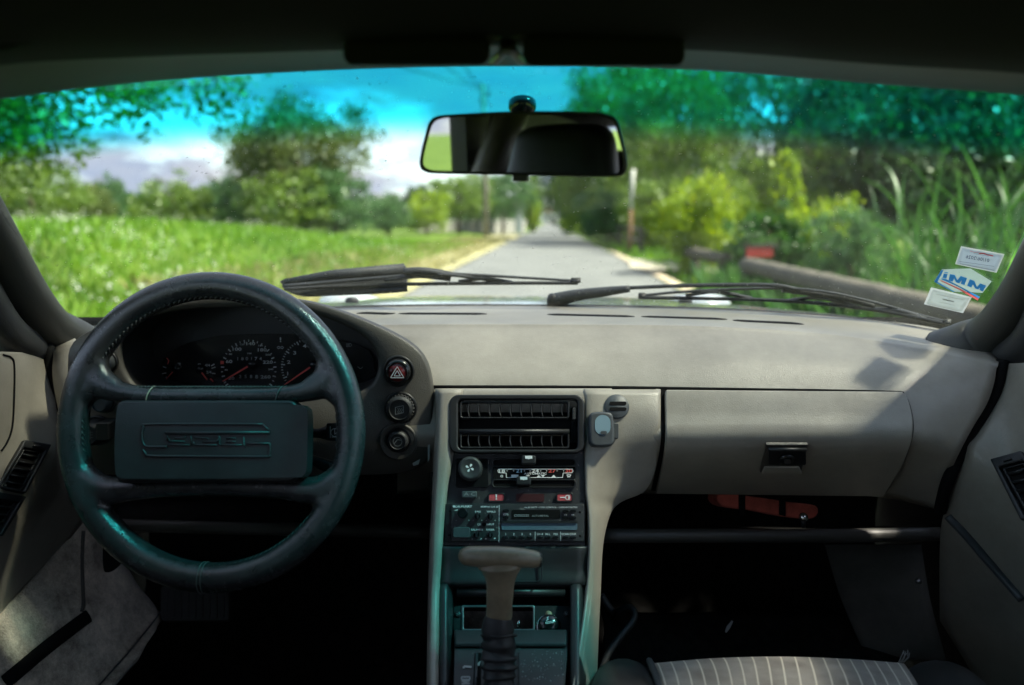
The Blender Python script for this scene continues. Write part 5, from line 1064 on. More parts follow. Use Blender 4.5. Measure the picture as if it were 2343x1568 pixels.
# ================================================================ OUTSIDE
def sst(a, b, x):
    t = min(1, max(0, (x - a) / (b - a))); return t * t * (3 - 2 * t)
RS = math.tan(R(2.97))                          # the road runs slightly to the right
def H(x, y):
    xr = x - RS * y
    bank = sst(-3.3, -8.5, xr) * (0.98 - 0.72 * sst(15, 34, y) - 0.2 * sst(60, 120, y)) * sst(1.0, 6.0, y + 3)
    right = 0.25 * sst(4, 12, xr)
    n = noise.noise(Vector((x * 0.22, y * 0.22, 0))) * 0.10 * sst(2.2, 4.5, abs(xr)) + noise.noise(Vector((x * 0.8, y * 0.8, 3))) * 0.03 * sst(2.4, 4.0, abs(xr))
    return bank + right + n - 0.03
xs = np.concatenate([np.linspace(-600, -40, 12)[:-1], np.linspace(-40, -12, 22)[:-1], np.linspace(-12, 16, 90)[:-1], np.linspace(16, 40, 18)[:-1], np.linspace(40, 600, 12)])
ys = np.concatenate([np.linspace(-300, -12, 10)[:-1], np.linspace(-12, 34, 110)[:-1], np.linspace(34, 90, 40)[:-1], np.linspace(90, 1200, 14)])
V = [(x, y, H(x, y)) for y in ys for x in xs]; nx = len(xs)
F = [(j * nx + i, j * nx + i + 1, (j + 1) * nx + i + 1, (j + 1) * nx + i) for j in range(len(ys) - 1) for i in range(nx - 1)]
def ground_mat():
    m, t, b = nodes('meadow_ground'); N = t.nodes.new; K = t.links.new; tc = N('ShaderNodeTexCoord')
    a = N('ShaderNodeTexNoise'); a.inputs['Scale'].default_value = 0.5; a.inputs['Detail'].default_value = 10; a.inputs['Roughness'].default_value = 0.7; K(tc.outputs['Object'], a.inputs['Vector'])
    r = N('ShaderNodeValToRGB'); e = r.color_ramp.elements; e[0].position = .3; e[0].color = (.035, .07, .012, 1); e[1].position = .62; e[1].color = (.11, .17, .03, 1); x = e.new(.75); x.color = (.20, .20, .08, 1)
    K(a.outputs['Fac'], r.inputs['Fac']); K(r.outputs['Color'], b.inputs['Base Color']); b.inputs['Roughness'].default_value = 0.95; b.inputs['Specular IOR Level'].default_value = 0.1
    return m
g_ = mk('ground', V, F, ground_mat()); tag(g_, 'green meadow ground rising to a bank beside the road', 'ground', kind='structure')
def asphalt():
    m, t, b = nodes('asphalt'); N = t.nodes.new; K = t.links.new; tc = N('ShaderNodeTexCoord')
    a = N('ShaderNodeTexNoise'); a.inputs['Scale'].default_value = 1.2; a.inputs['Detail'].default_value = 9; K(tc.outputs['Object'], a.inputs['Vector'])
    r = N('ShaderNodeValToRGB'); e = r.color_ramp.elements; e[0].position = .3; e[0].color = (.095, .10, .10, 1); e[1].position = .7; e[1].color = (.15, .155, .155, 1)
    K(a.outputs['Fac'], r.inputs['Fac']); K(r.outputs['Color'], b.inputs['Base Color']); b.inputs['Roughness'].default_value = 0.75
    return m
def strip_mesh(x0, x1, y0, y1, dz, n=60):
    V = []; 
    for k in range(n + 1):
        y = y0 + (y1 - y0) * (k / n) ** 1.6; w = 0.06 * noise.noise(Vector((y * .7, x0, 0)))
        for i in range(5):
            x = x0 + (x1 - x0) * i / 4 + RS * y + w; V.append((x, y, dz + (0.015 if i in (2,) else 0)))
    return V, [(k * 5 + i, k * 5 + i + 1, k * 5 + i + 6, k * 5 + i + 5) for k in range(n) for i in range(4)]
M['asphalt'] = asphalt()
tag(mk('road', *strip_mesh(-2.1, 1.98, -30, 230, 0.02), M['asphalt']), 'narrow grey asphalt road running straight ahead', 'road', kind='structure')
M['gravel'] = mat('pale_gravel', (.36, .33, .26), .95, .35, 6, .6, 60)
M['dry'] = mat('dry_verge', (.27, .25, .13), .95, .5, 2.5, .6, 30)
tag(mk('kerb', *strip_mesh(1.99, 2.18, 2, 26, 0.05), mat('pale_kerb', (.40, .33, .24), .9, .25, 4, .3, 80)), 'pale sandy edge strip along the right side of the road', 'kerb', kind='structure')
tag(mk('verge', *strip_mesh(-4.3, -2.12, 9, 60, 0.035), M['dry']), 'dry straw coloured verge left of the road', 'verge', kind='structure')
# gravel path crossing behind the log barrier
pv = []
for k in range(21):
    p = GZ(1440 + k * 16, 596 + k * 0.9, 0.02); p2 = GZ(1440 + k * 16, 616 + k * 1.3, 0.02); pv += [Vector((p.x, p.y, 0.30 * sst(4, 12, p.x - RS * p.y) + 0.06)), Vector((p2.x, p2.y, 0.30 * sst(4, 12, p2.x - RS * p2.y) + 0.06))]
tag(mk('path', pv, [(2 * k, 2 * k + 2, 2 * k + 3, 2 * k + 1) for k in range(20)], M['gravel']), 'pale gravel path leaving the road on the right', 'path', kind='structure')

# ---------------------------------------------------------------- leaves
def leaf_mat(name, c0, c1, c2, trans=0.45, ns=2.4):
    m, t, b = nodes(name); t.nodes.remove(b); N = t.nodes.new; K = t.links.new
    g = N('ShaderNodeNewGeometry'); oi = N('ShaderNodeObjectInfo'); tc = N('ShaderNodeTexCoord')
    nz = N('ShaderNodeTexNoise'); nz.inputs['Scale'].default_value = ns; nz.inputs['Detail'].default_value = 3; K(tc.outputs['Object'], nz.inputs['Vector'])
    ad = N('ShaderNodeMath'); ad.operation = 'MULTIPLY_ADD'; ad.inputs[1].default_value = 0.45; K(g.outputs['Random Per Island'], ad.inputs[0])
    ml = N('ShaderNodeMath'); ml.operation = 'MULTIPLY_ADD'; ml.inputs[1].default_value = 0.9; ml.inputs[2].default_value = -0.18; K(nz.outputs['Fac'], ml.inputs[0]); K(ml.outputs[0], ad.inputs[2])
    r = N('ShaderNodeValToRGB'); e = r.color_ramp.elements; e[0].position = .18; e[0].color = (*c0, 1); e[1].position = .85; e[1].color = (*c2, 1); x = e.new(.5); x.color = (*c1, 1)
    K(ad.outputs[0], r.inputs['Fac'])
    d = N('ShaderNodeBsdfDiffuse'); tl = N('ShaderNodeBsdfTranslucent'); K(r.outputs['Color'], d.inputs['Color'])
    hs = N('ShaderNodeHueSaturation'); hs.inputs['Saturation'].default_value = 1.1; hs.inputs['Value'].default_value = 1.25; hs.inputs['Hue'].default_value = 0.49; K(r.outputs['Color'], hs.inputs['Color']); K(hs.outputs['Color'], tl.inputs['Color'])
    mx = N('ShaderNodeMixShader'); mx.inputs[0].default_value = trans; K(d.outputs[0], mx.inputs[1]); K(tl.outputs[0], mx.inputs[2])
    gl = N('ShaderNodeBsdfGlossy'); gl.inputs['Roughness'].default_value = 0.45; gl.inputs['Color'].default_value = (.8, .85, .8, 1)
    m2 = N('ShaderNodeMixShader'); m2.inputs[0].default_value = 0.05; K(mx.outputs[0], m2.inputs[1]); K(gl.outputs[0], m2.inputs[2])
    K(m2.outputs[0], t.nodes['Material Output'].inputs['Surface']); return m
LM = {'mid': leaf_mat('mid_green_leaves', (.06, .12, .016), (.12, .21, .028), (.20, .29, .05)),
      'dark': leaf_mat('dark_green_leaves', (.018, .045, .016), (.036, .085, .026), (.07, .14, .036), .45),
      'deep': leaf_mat('bluish_green_leaves', (.03, .085, .035), (.06, .15, .05), (.11, .21, .06), .5),
      'olive': leaf_mat('olive_leaves', (.055, .085, .018), (.10, .145, .03), (.16, .20, .045)),
      'yellow': leaf_mat('yellow_green_leaves', (.10, .19, .012), (.21, .33, .018), (.38, .47, .028), .5),
      'reed': leaf_mat('reed_leaves', (.022, .075, .018), (.042, .125, .026), (.085, .175, .04), .45)}
M['bark'] = mat('bark', (.075, .06, .045), .95, .4, 9, .8, 40)
def quads(c, sx_, sy_, r_):
    n = len(c); a = r_.normal(size=(n, 3)); a /= np.linalg.norm(a, axis=1)[:, None]; b = r_.normal(size=(n, 3)); b -= (a * b).sum(1)[:, None] * a; b /= np.linalg.norm(b, axis=1)[:, None]
    sx_ = np.asarray(sx_).reshape(-1, 1); sy_ = np.asarray(sy_).reshape(-1, 1); cc = np.cross(a, b) * sx_ * 0.25
    return np.stack([c - a * sx_, c - b * sy_ + cc, c + a * sx_, c + b * sy_ + cc], 1).reshape(-1, 3)
def quad_mesh(name, V, m):
    n = len(V) // 4; me = bpy.data.meshes.new(name); me.vertices.add(4 * n); me.vertices.foreach_set('co', V.astype(np.float32).ravel())
    me.loops.add(4 * n); me.loops.foreach_set('vertex_index', np.arange(4 * n, dtype=np.int32)); me.polygons.add(n); me.polygons.foreach_set('loop_start', np.arange(0, 4 * n, 4, dtype=np.int32))
    try: me.polygons.foreach_set('loop_total', np.full(n, 4, dtype=np.int32))
    except Exception: pass
    me.update(calc_edges=True); me.validate(); me.materials.append(m); return me
def crown_pts(kind, nc, per, cr_, seed):
    r_ = np.random.default_rng(seed); C = []
    while len(C) < nc:
        p = r_.normal(size=3); p /= np.linalg.norm(p); rad = r_.uniform(0.35, 1.0) ** 0.5
        lump = 0.80 + 0.45 * noise.noise(Vector((p[0] * 2.1 + seed, p[1] * 2.1, p[2] * 2.1)))
        q = p * rad * lump
        if kind == 'round': q = np.array([q[0], q[1], 0.60 + q[2] * 0.40])
        elif kind == 'bush': q = np.array([q[0], q[1], 0.48 + q[2] * 0.52]); 
        elif kind == 'cone':
            zz = r_.uniform(0.05, 1); w_ = (1 - zz) ** 0.7 * (0.75 + 0.35 * noise.noise(Vector((p[0] * 3, p[1] * 3, zz * 6 + seed)))); q = np.array([p[0] * w_, p[1] * w_, zz])
        if q[2] < 0.02: continue
        if kind == 'round' and noise.noise(Vector(q * 3.1) + Vector((seed * 3, 0, 0))) < -0.16: continue
        C.append(q)
    C = np.array(C); k = np.repeat(np.arange(nc), per); off = r_.normal(size=(nc * per, 3)) * cr_; off[:, 2] *= 0.45
    return C[k] + off, r_
CM = {}
def crown_mesh(kind, var, mt, leaf=0.030, nc=130, per=55):
    key = (kind, var, mt, leaf, nc)
    if key not in CM:
        c, r_ = crown_pts(kind, nc, per, 0.085 if kind != 'cone' else 0.06, 11 + var * 7); s = r_.uniform(0.6, 1.3, len(c)) * leaf
        zf = 0.5
        V = quads(c, s, s * 0.55, r_); CM[key] = quad_mesh('crown', V, LM[mt])
    return CM[key]
def trunk_mesh(var):
    if ('t', var) in CM: return CM[('t', var)]
    r = random.Random(var); b = MB(); p = [Vector((r.uniform(-.03, .03) * k, r.uniform(-.03, .03) * k, k * 0.17)) for k in range(5)]
    b.add(tube(cr(p, 3), [0.06 * (1 - 0.055 * k) for k in range(13)], 8))
    for k in range(7):
        a = r.uniform(0, 6.28); q = p[2 + k % 3]; d = Vector((math.cos(a), math.sin(a), 0)); e = r.uniform(.45, .8)
        b.add(tube(cr([q, q + d * 0.2 * e + Vector((0, 0, .10)), q + d * 0.7 * e + Vector((0, 0, .24))], 3), [0.03 - 0.0038 * i for i in range(7)], 6))
    me = bpy.data.meshes.new('trunk'); me.from_pydata([tuple(v) for v in b.v], [], b.f); me.materials.append(M['bark']); me.shade_smooth(); CM[('t', var)] = me; return me
def plant(name, label, cat, x, y, h, w, kind, var, mt, group=None, leaf=0.030, nc=130, per=55, sink=0.0, depth=1.0, rot=None):
    t = thing(name, label, cat, (x, y, H(x, y) - sink), group)
    for nm, me in (('trunk', trunk_mesh(var % 3)), ('crown', crown_mesh(kind, var, mt, leaf, nc, per))):
        o = bpy.data.objects.new(nm, me); COL.objects.link(o); o.parent = t
        o.rotation_euler = (0, 0, (var * 1.7 + x) if rot is None else rot)
        o.scale = (w, w * depth, h) if nm == 'crown' else (min(w, 3.0), min(w, 3.0), h)
    return t
def at(u, top, Y, hw, *a, **k):                  # stands at picture column u and distance Y, reaching picture row top
    p = P(u, top, Y); x = p.x; h = p.z - H(x, Y); name, label, cat, kind, var, mt = a
    return plant(name, label, cat, x, Y, h / 0.97, hw * Y / 0.975 / FPX * 1.04, kind, var, mt, **k)
GL, GR_, GH = 'trees along the left of the road', 'trees on the right of the road', 'bushes behind the meadow bank'
at(668, 208, 34, 176, 'tall_tree', 'tall rounded tree with airy crown standing alone above the meadow bank', 'tree', 'round', 1, 'olive', leaf=0.021, nc=240, per=60)
at(655, 375, 32, 125, 'bush', 'broad dark bush at the foot of the tall airy tree', 'bush', 'bush', 2, 'mid', group=GH)
at(760, 380, 33, 110, 'bush', 'dark green bush under the right side of the tall airy tree', 'bush', 'bush', 3, 'deep', group=GH)
at(520, 392, 36, 78, 'bush', 'rounded deep green bush left of the tall airy tree', 'bush', 'bush', 1, 'deep', group=GH)
at(390, 396, 34, 92, 'bush', 'light green rounded bush on the bank left of the deep green one', 'bush', 'bush', 4, 'mid', group=GH)
at(245, 396, 38, 50, 'slim_tree', 'slim dark tree rising between the bushes on the bank', 'tree', 'bush', 6, 'deep', group=GH, leaf=0.035)
at(180, 412, 32, 75, 'bush', 'olive bush beside the slim dark tree on the bank', 'bush', 'bush', 5, 'olive', group=GH)
at(60, 352, 20, 125, 'bush', 'large pale green bush at the far left under the overhanging branches', 'bush', 'bush', 6, 'mid', group=GH, leaf=0.022, nc=190)
at(-90, 330, 19, 130, 'bush', 'pale green bush cut by the left edge of the glass', 'bush', 'bush', 2, 'mid', group=GH, leaf=0.022, nc=190)
at(885, 436, 44, 62, 'bush', 'deep green bush right of the tall airy tree', 'bush', 'bush', 1, 'deep', group=GH)
at(975, 432, 48, 62, 'bush', 'bush with yellow top near the grey roadside wall', 'bush', 'bush', 3, 'yellow', group=GH)
at(950, 418, 70, 40, 'slim_tree', 'distant dark tree top above the yellow bush', 'tree', 'bush', 2, 'dark', group=GL, leaf=0.05)
at(1050, 392, 52, 82, 'roadside_tree', 'green tree above the grey wall left of the road', 'tree', 'round', 2, 'mid', group=GL)
at(1150, 385, 60, 72, 'roadside_tree', 'green tree behind the wooden pole left of the road', 'tree', 'round', 4, 'deep', group=GL)
at(1112, 446, 66, 60, 'bush', 'dark hedge like bush behind the grey wall', 'bush', 'bush', 5, 'dark', group=GL)
at(1218, 430, 70, 18, 'clipped_hedge', 'narrow dark clipped hedge beside the pale gate post', 'hedge', 'bush', 2, 'yellow', group=GL, leaf=0.07)
# overhanging tree at the far left, its trunk outside the picture
t = thing('overhanging_tree', 'near tree whose leafy branches hang into the top left of the windscreen', 'tree', (-8.2, 8.5, H(-8.2, 8.5)))
b = MB(); tp = [Vector((-8.2, 8.5, 0.8)), Vector((-8.0, 8.6, 2.4)), Vector((-7.6, 8.7, 4.0)), Vector((-7.3, 8.8, 5.4))]
b.add(tube(cr(tp, 4), smooth_rad([.26, .2, .15, .06], 4), 10)); b.mk('trunk', M['bark'], t)
r_ = np.random.default_rng(5); cs = []
for k in range(120):
    u, v = r_.uniform(-420, 380), r_.uniform(60, 360)
    lim = 372 - max(0, u + 20) * 0.42 + 40 * noise.noise(Vector((u * .02, 3, 0)))
    if v > lim or (u > 90 and v > 300): continue
    cs.append(P(u, v, r_.uniform(7.2, 9.6)))
for u, v in ((495, 195), (500, 215), (492, 238), (504, 180), (150, 330), (120, 350), (360, 200), (300, 250), (340, 225)): cs.append(P(u, v, 8.0))
for k in range(70): cs.append(P(r_.uniform(-420, 130), r_.uniform(170, 400), r_.uniform(8, 10)))
cs = np.array([list(c) for c in cs]); kk = np.repeat(np.arange(len(cs)), 60); c = cs[kk] + r_.normal(size=(len(kk), 3)) * np.array([.17, .2, .15]); s = r_.uniform(.03, .065, len(c))
Vq = quads(c - np.array(ORG[t.name]), s, s * .6, r_); o = bpy.data.objects.new('crown', quad_mesh('crown', Vq, LM['mid'])); COL.objects.link(o); o.parent = t
lb = MB()
for tgt in (P(360, 200, 8), P(495, 175, 8), P(150, 300, 8), P(60, 240, 8.4), P(240, 190, 8)): lb.add(tube(cr([tp[2], (tp[2] + tgt) / 2 + Vector((0, 0, .55)), tgt], 5), smooth_rad([.07, .04, .012], 5), 6))
lb.mk('branch', M['bark'], t)
# right-hand side, near to far
at(2230, 90, 16, 300, 'dense_tree', 'dense dark tree behind the reeds at the right edge', 'tree', 'bush', 1, 'dark', group=GR_, leaf=0.022, nc=330, per=60)
at(2010, 70, 18, 230, 'dense_tree', 'dense dark tree left of the reeds', 'tree', 'bush', 3, 'dark', group=GR_, leaf=0.022, nc=330, per=60)
at(2480, 120, 14, 260, 'dense_tree', 'dark tree mostly beyond the right windscreen pillar', 'tree', 'bush', 4, 'deep', group=GR_, leaf=0.022, nc=250)
at(1790, 105, 24, 170, 'roadside_tree', 'open crowned tree with bright sky showing through above the yellow bushes', 'tree', 'round', 3, 'olive', group=GR_, leaf=0.020, nc=150, per=50)
at(1560, 100, 32, 170, 'roadside_tree', 'tall green tree right of the mirror', 'tree', 'round', 5, 'mid', group=GR_, leaf=0.022, nc=260)
at(1420, 110, 40, 160, 'roadside_tree', 'tall green tree behind the mirror', 'tree', 'bush', 6, 'mid', group=GR_, leaf=0.022, nc=330)
at(1350, 230, 54, 105, 'roadside_tree', 'green tree beside the road below the mirror', 'tree', 'bush', 2, 'deep', group=GR_, leaf=0.03, nc=200)
at(1318, 380, 75, 50, 'roadside_tree', 'far green tree where the road narrows', 'tree', 'bush', 4, 'mid', group=GR_)
at(1302, 385, 95, 44, 'roadside_tree', 'farthest green tree right of the road end', 'tree', 'bush', 1, 'deep', group=GR_)
at(1212, 392, 95, 42, 'roadside_tree', 'farthest green tree left of the road end', 'tree', 'bush', 3, 'mid', group=GL)
at(1520, 380, 29, 115, 'bush', 'green bush behind the pale post', 'bush', 'bush', 5, 'mid', group=GR_, leaf=0.03)
at(1395, 430, 34, 80, 'bush', 'deep green bush beside the roadside fence', 'bush', 'bush', 3, 'deep', group=GR_)
at(1306, 486, 60, 22, 'bush', 'small bright bush beside the far fence', 'bush', 'bush', 2, 'yellow', group=GR_, leaf=0.06)
at(1700, 330, 18, 110, 'bush', 'shaded green bush between the two yellow bushes', 'bush', 'bush', 6, 'mid', group=GR_, leaf=0.028, nc=170)
at(1606, 378, 15, 92, 'yellow_bush', 'bright yellow green bush standing over the first log rail', 'bush', 'bush', 2, 'yellow', group='yellow green bushes', leaf=0.032, nc=190)
at(1800, 372, 13, 92, 'yellow_bush', 'tall yellow tipped bush behind the red reflector', 'bush', 'cone', 3, 'yellow', group='yellow green bushes', leaf=0.05, nc=150)
at(1885, 440, 12, 90, 'yellow_bush', 'lower green yellow bush left of the reeds', 'bush', 'bush', 5, 'yellow', group='yellow green bushes', leaf=0.035)
at(1770, 470, 12.5, 110, 'bush', 'low green bush behind the long log rail', 'bush', 'bush', 4, 'reed', group=GR_, leaf=0.04)
at(1960, 470, 9.5, 110, 'bush', 'low deep green bush between the yellow bushes and the reeds', 'bush', 'bush', 3, 'deep', group=GR_, leaf=0.03)
plant('added_shade_tree', 'added unseen tree beyond the right door shading the car', 'tree', 5.2, -0.5, 12.0, 3.3, 'round', 7, 'mid', group=GR_, leaf=0.030, nc=26, per=45)  # added out of view; its thin crown dapples the sun on the car
at(1690, 400, 16.5, 85, 'yellow_bush', 'fresh green bush filling the gap right of the first yellow bush', 'bush', 'bush', 1, 'mid', group='yellow green bushes', leaf=0.032, nc=170)
at(1860, 300, 17, 120, 'bush', 'taller fresh green bush behind the yellow tipped one', 'bush', 'bush', 4, 'mid', group=GR_, leaf=0.026, nc=220)
at(1482, 455, 29, 55, 'bush', 'low fresh bush behind the foot of the pale post', 'bush', 'bush', 6, 'yellow', group=GR_, leaf=0.04)
# reeds: every leaf of a clump is its own part
RL = []
for k in range(7):
    r = random.Random(40 + k); n = 7; L0 = 1.0; bend = r.uniform(.25, .75); vv = []
    for i in range(n + 1):
        s = i / n; w_ = 0.016 * math.sin(math.pi * min(1, s * .85 + .12)) * (1 - s) ** .35 + .0006; x = bend * s ** 2.2 * .7; zz = s * (1 - .35 * bend * s * s)
        vv += [(x, -w_, zz), (x + .004, 0, zz - .003), (x, w_, zz)]
    me = bpy.data.meshes.new('leaf'); me.from_pydata(vv, [], [(3 * i + j, 3 * i + j + 1, 3 * i + j + 4, 3 * i + j + 3) for i in range(n) for j in (0, 1)]); me.materials.append(LM['reed']); me.shade_smooth(); RL.append(me)
RD = [(2095, 380, 7.0), (2150, 350, 6.4), (2205, 400, 5.8), (2255, 345, 6.3), (2300, 420, 5.4), (2345, 350, 6.0), (2120, 470, 6.0), (2175, 500, 5.3), (2235, 480, 5.0), (2290, 500, 4.8), (2340, 470, 5.0), (2395, 400, 5.4), (2060, 480, 7.2)]
wd = ['tallest pale', 'tall', 'bushy', 'tall leaning', 'low bushy', 'tall edge', 'short', 'short dense', 'lower', 'low dense', 'low edge', 'hidden edge', 'first']
for i, (u, v, Y) in enumerate(RD):
    p = P(u, v + 25, Y); x = p.x; zb0 = H(x, Y); h = p.z - zb0; r = random.Random(90 + i)
    t = thing('reed_clump', ['reed clump whose long leaves rise highest before the dark tree', 'reed clump just right of the highest reeds', 'bushy reed clump above the hexagonal sticker', 'tall leaning reed clump above the topmost sticker', 'low reed clump right above the topmost sticker', 'reed clump running into the right windscreen pillar', 'short reed clump left of the stickers', 'short dense reed clump just left of the hexagonal sticker', 'reed clump seen behind the hexagonal sticker', 'low reed clump seen behind the topmost sticker', 'low reed clump beside the right windscreen pillar', 'reed clump mostly hidden by the right windscreen pillar', 'first reed clump beside the dark tree, at the left end of the reeds'][i], 'reed', (x, Y, zb0), 'reeds on the right verge')
    for k in range(26):
        o = bpy.data.objects.new('leaf', r.choice(RL)); COL.objects.link(o); o.parent = t; s = h * r.uniform(.40, .72); st_ = r.uniform(0.0, 0.62)
        o.location = (r.uniform(-.2, .2), r.uniform(-.2, .2), st_ * h); o.scale = (s * .8, s * 1.3, s); o.rotation_euler = (r.uniform(-.35, .35), r.uniform(-.35, .35), r.uniform(0, 6.28))
# ---------------------------------------------------------------- grass and flowers
def scatter_grass(n, xr0, xr1, y0, y1, h0, h1, wdt, seed):
    r_ = np.random.default_rng(seed); y = y0 + (y1 - y0) * r_.random(n) ** 1.5; xr = r_.uniform(xr0, xr1, n); x = xr + RS * y
    z = np.array([H(a, b) for a, b in zip(x, y)]); h = r_.uniform(h0, h1, n); a = r_.uniform(0, 6.28, n); l = r_.normal(size=(n, 2)) * .35 * h[:, None]; w_ = wdt * (1 + y / 14)
    b0 = np.stack([x - np.cos(a) * w_, y - np.sin(a) * w_, z - .02], 1); b1 = np.stack([x + np.cos(a) * w_, y + np.sin(a) * w_, z - .02], 1)
    m0 = np.stack([x + np.cos(a) * w_ * .7 + l[:, 0] * .4, y + np.sin(a) * w_ * .7 + l[:, 1] * .4, z + h * .6], 1); t0 = np.stack([x + l[:, 0], y + l[:, 1], z + h], 1)
    return np.stack([b0, b1, m0, t0], 1).reshape(-1, 3), x, y, z, h, r_
LM['grass'] = leaf_mat('grass_blades', (.055, .15, .010), (.13, .29, .016), (.22, .33, .05), .48, 0.30)
LM['straw'] = leaf_mat('straw_blades', (.16, .17, .06), (.28, .27, .11), (.40, .36, .18), .3)
def stuff(name, V, m, label):
    o = bpy.data.objects.new(name, quad_mesh(name, V, m)); COL.objects.link(o); return tag(o, label, 'grass', kind='stuff')
Vg, x, y, z_, h, r_ = scatter_grass(60000, -17, -3.4, 4.5, 34, .06, .22, .008, 1)
stuff('grass', Vg, LM['grass'], 'tall green meadow grass covering the bank')
Vg2, *_ = scatter_grass(15000, 2.4, 9, 4.5, 34, .06, .22, .010, 2)
stuff('grass', Vg2, LM['grass'], 'short green grass along the right verge').name = 'verge_grass'
Vg4, *_ = scatter_grass(3200, 2.15, 3.4, 4.0, 11, .22, .58, .010, 8)
stuff('tall_grass', Vg4, LM['reed'], 'tall grass growing around the long log rail')
Vg3, *_ = scatter_grass(12000, -5.2, -2.4, 9, 45, .05, .2, .010, 3)
stuff('dry_grass', Vg3, LM['straw'], 'dry straw coloured grass on the left verge')
n = 2600; y = 5 + 22 * r_.random(n) ** 1.4; x = r_.uniform(-15, -4.2, n) + RS * y; keep = np.array([noise.noise(Vector((a * .3, b * .3, 9))) > .12 + .02 * (a + 6) for a, b in zip(x, y)]); x, y = x[keep], y[keep]
zf = np.array([H(a, b) for a, b in zip(x, y)]) + r_.uniform(.12, .28, len(x)); cl = np.stack([x, y, zf], 1); cl = np.repeat(cl, 3, 0) + r_.normal(size=(len(x) * 3, 3)) * .02
tag(stuff('white_flowers', quads(cl, np.full(len(cl), .013), np.full(len(cl), .013), r_), paper('white_petals', (.8, .82, .75), .3), 'tiny white meadow flowers scattered through the bank'), cat='flowers')
# far wood closing the horizon
r_ = np.random.default_rng(77); n = 26000; ang = r_.uniform(-1.25, 1.25, n); d = r_.uniform(150, 190, n); xx = np.sin(ang) * d; yy = np.cos(ang) * d
hh = np.array([6.0 + 4.0 * noise.noise(Vector((a * .05, 1, 0))) + 2.5 * noise.noise(Vector((a * .17, 5, 0))) for a in xx]); gap_ = np.abs(xx - RS * yy) > 4.5
cc = np.stack([xx, yy, hh * r_.random(n) ** .7], 1)[gap_]; s = r_.uniform(.5, 1.1, len(cc))
tag(stuff('distant_wood', quads(cc, s, s * .7, r_), LM['deep'], 'far green wood along the horizon'), cat='wood')

# ---------------------------------------------------------------- poles, rails, wall
M['wood'] = mat('grey_weathered_wood', (.085, .075, .06), .85, .35, 5, .6, 40)
M['wood_pole'] = mat('pale_pole_wood', (.20, .185, .16), .85, .3, 5, .5, 40)
M['rust'] = mat('rusty_orange', (.27, .16, .08), .8, .4, 8, .4, 60)
M['concrete'] = mat('pale_concrete', (.46, .46, .44), .85, .2, 3, .4, 40)
M['darkwood'] = mat('dark_wet_wood', (.05, .045, .035), .85, .3, 8, .5, 50)
p = P(1112, 535, 48); pole = thing('utility_pole', 'wooden utility pole left of the road carrying wires above the mirror', 'pole', (p.x, 48, H(p.x, 48)))
pz = P(1106, 192, 48).z
mk('mast', *tube([Vector((p.x, 48, H(p.x, 48) - .3)), Vector((p.x - .03, 48, pz * .5)), Vector((p.x - .16, 48, pz))], [.17, .15, .12], 10), M['wood_pole'], pole)
for k, dz in enumerate((.05, -.45, -.9)):
    a = mk('bracket', *box((p.x - .03, 48, pz + dz - .25), .5, .10, .10), M['darkwood'], pole, smooth=False)
    mk('insulator', *lathe(Vector((p.x + (.22 if k % 2 else -.28), 48, pz + dz - .2)), Vector((0, 0, 1)), [(.07, 0), (.10, .08), (.06, .22), (0, .26)], 10), M['darkwood'], a)
wl_ = ['power line running from the pole top to the upper left of the glass', 'middle power line above the mirror', 'power line nearest the mirror foot above the pole']
for k, (u, v) in enumerate(((938, 150), (1030, 150), (1068, 150))):
    a = Vector((p.x - .28 + .25 * k, 48, pz - .1 - .42 * k)); e = P(u, v, 20); e2 = a + (e - a) * 2.0
    tw = thing('power_line', wl_[k], 'cable', a, 'wires on the utility pole')
    mk('cable', *tube([a, (a + e) / 2 + Vector((0, 0, -.15)), e + Vector((0, 0, -.1)), e2 + Vector((0, 0, .5))], .018, 6), M['darkwood'], tw)
p = P(1440, 575, 25); sp_ = thing('marker_post', 'slim pale post with rusty orange foot right of the mirror', 'post', (p.x, 25, H(p.x, 25)))
zt, zm = P(1443, 388, 25).z, P(1440, 480, 25).z
mk('upper_post', *tube([Vector((p.x + .03, 25, zm)), Vector((p.x + .06, 25, zt))], [.07, .065], 10), M['concrete'], sp_)
mk('lower_post', *tube([Vector((p.x, 25, H(p.x, 25) - .2)), Vector((p.x + .03, 25, zm))], [.078, .073], 10), M['rust'], sp_)
def log(a, b, r_, m, n=14, seed=0):
    path = [a.lerp(b, k / n) + Vector((0, 0, .012 * noise.noise(Vector((k * .7, seed, 0))))) for k in range(n + 1)]
    return tube(path, [r_ * (1 + .10 * noise.noise(Vector((k * .9, seed, 5)))) for k in range(n + 1)], 14)
l1 = thing('log_barrier', 'short pale log rail on posts below the yellow bush', 'barrier', GZ(1600, 640), 'log barriers on the right verge')
a, b_ = P(1548, 571, 15.6), P(1664, 594, 12.6); mk('rail', *log(a, b_, .11, M['wood'], seed=1), M['wood'], l1)
for s in (.42, .93): q_ = a.lerp(b_, s); mk('post', *tube([Vector((q_.x, q_.y, 0)), Vector((q_.x, q_.y, q_.z - .02))], .085, 10), M['darkwood'], l1)
l2 = thing('log_barrier', 'long thick log rail running from the red reflector towards the wiper tip', 'barrier', GZ(1740, 650), 'log barriers on the right verge')
a, b_ = P(1708, 606, 9.6), P(2260, 742, 3.9); mk('rail', *log(a, b_, .098, M['wood'], 24, seed=2), M['wood'], l2)
for s in (.03, .30, .62, .9): q_ = a.lerp(b_, s); mk('post', *tube([Vector((q_.x, q_.y, 0)), Vector((q_.x, q_.y, q_.z - .02))], .09, 10), M['darkwood'], l2)
sg = thing('reflector_sign', 'small red reflector plate on a dark post at the end of the long log rail', 'sign', GZ(1735, 640))
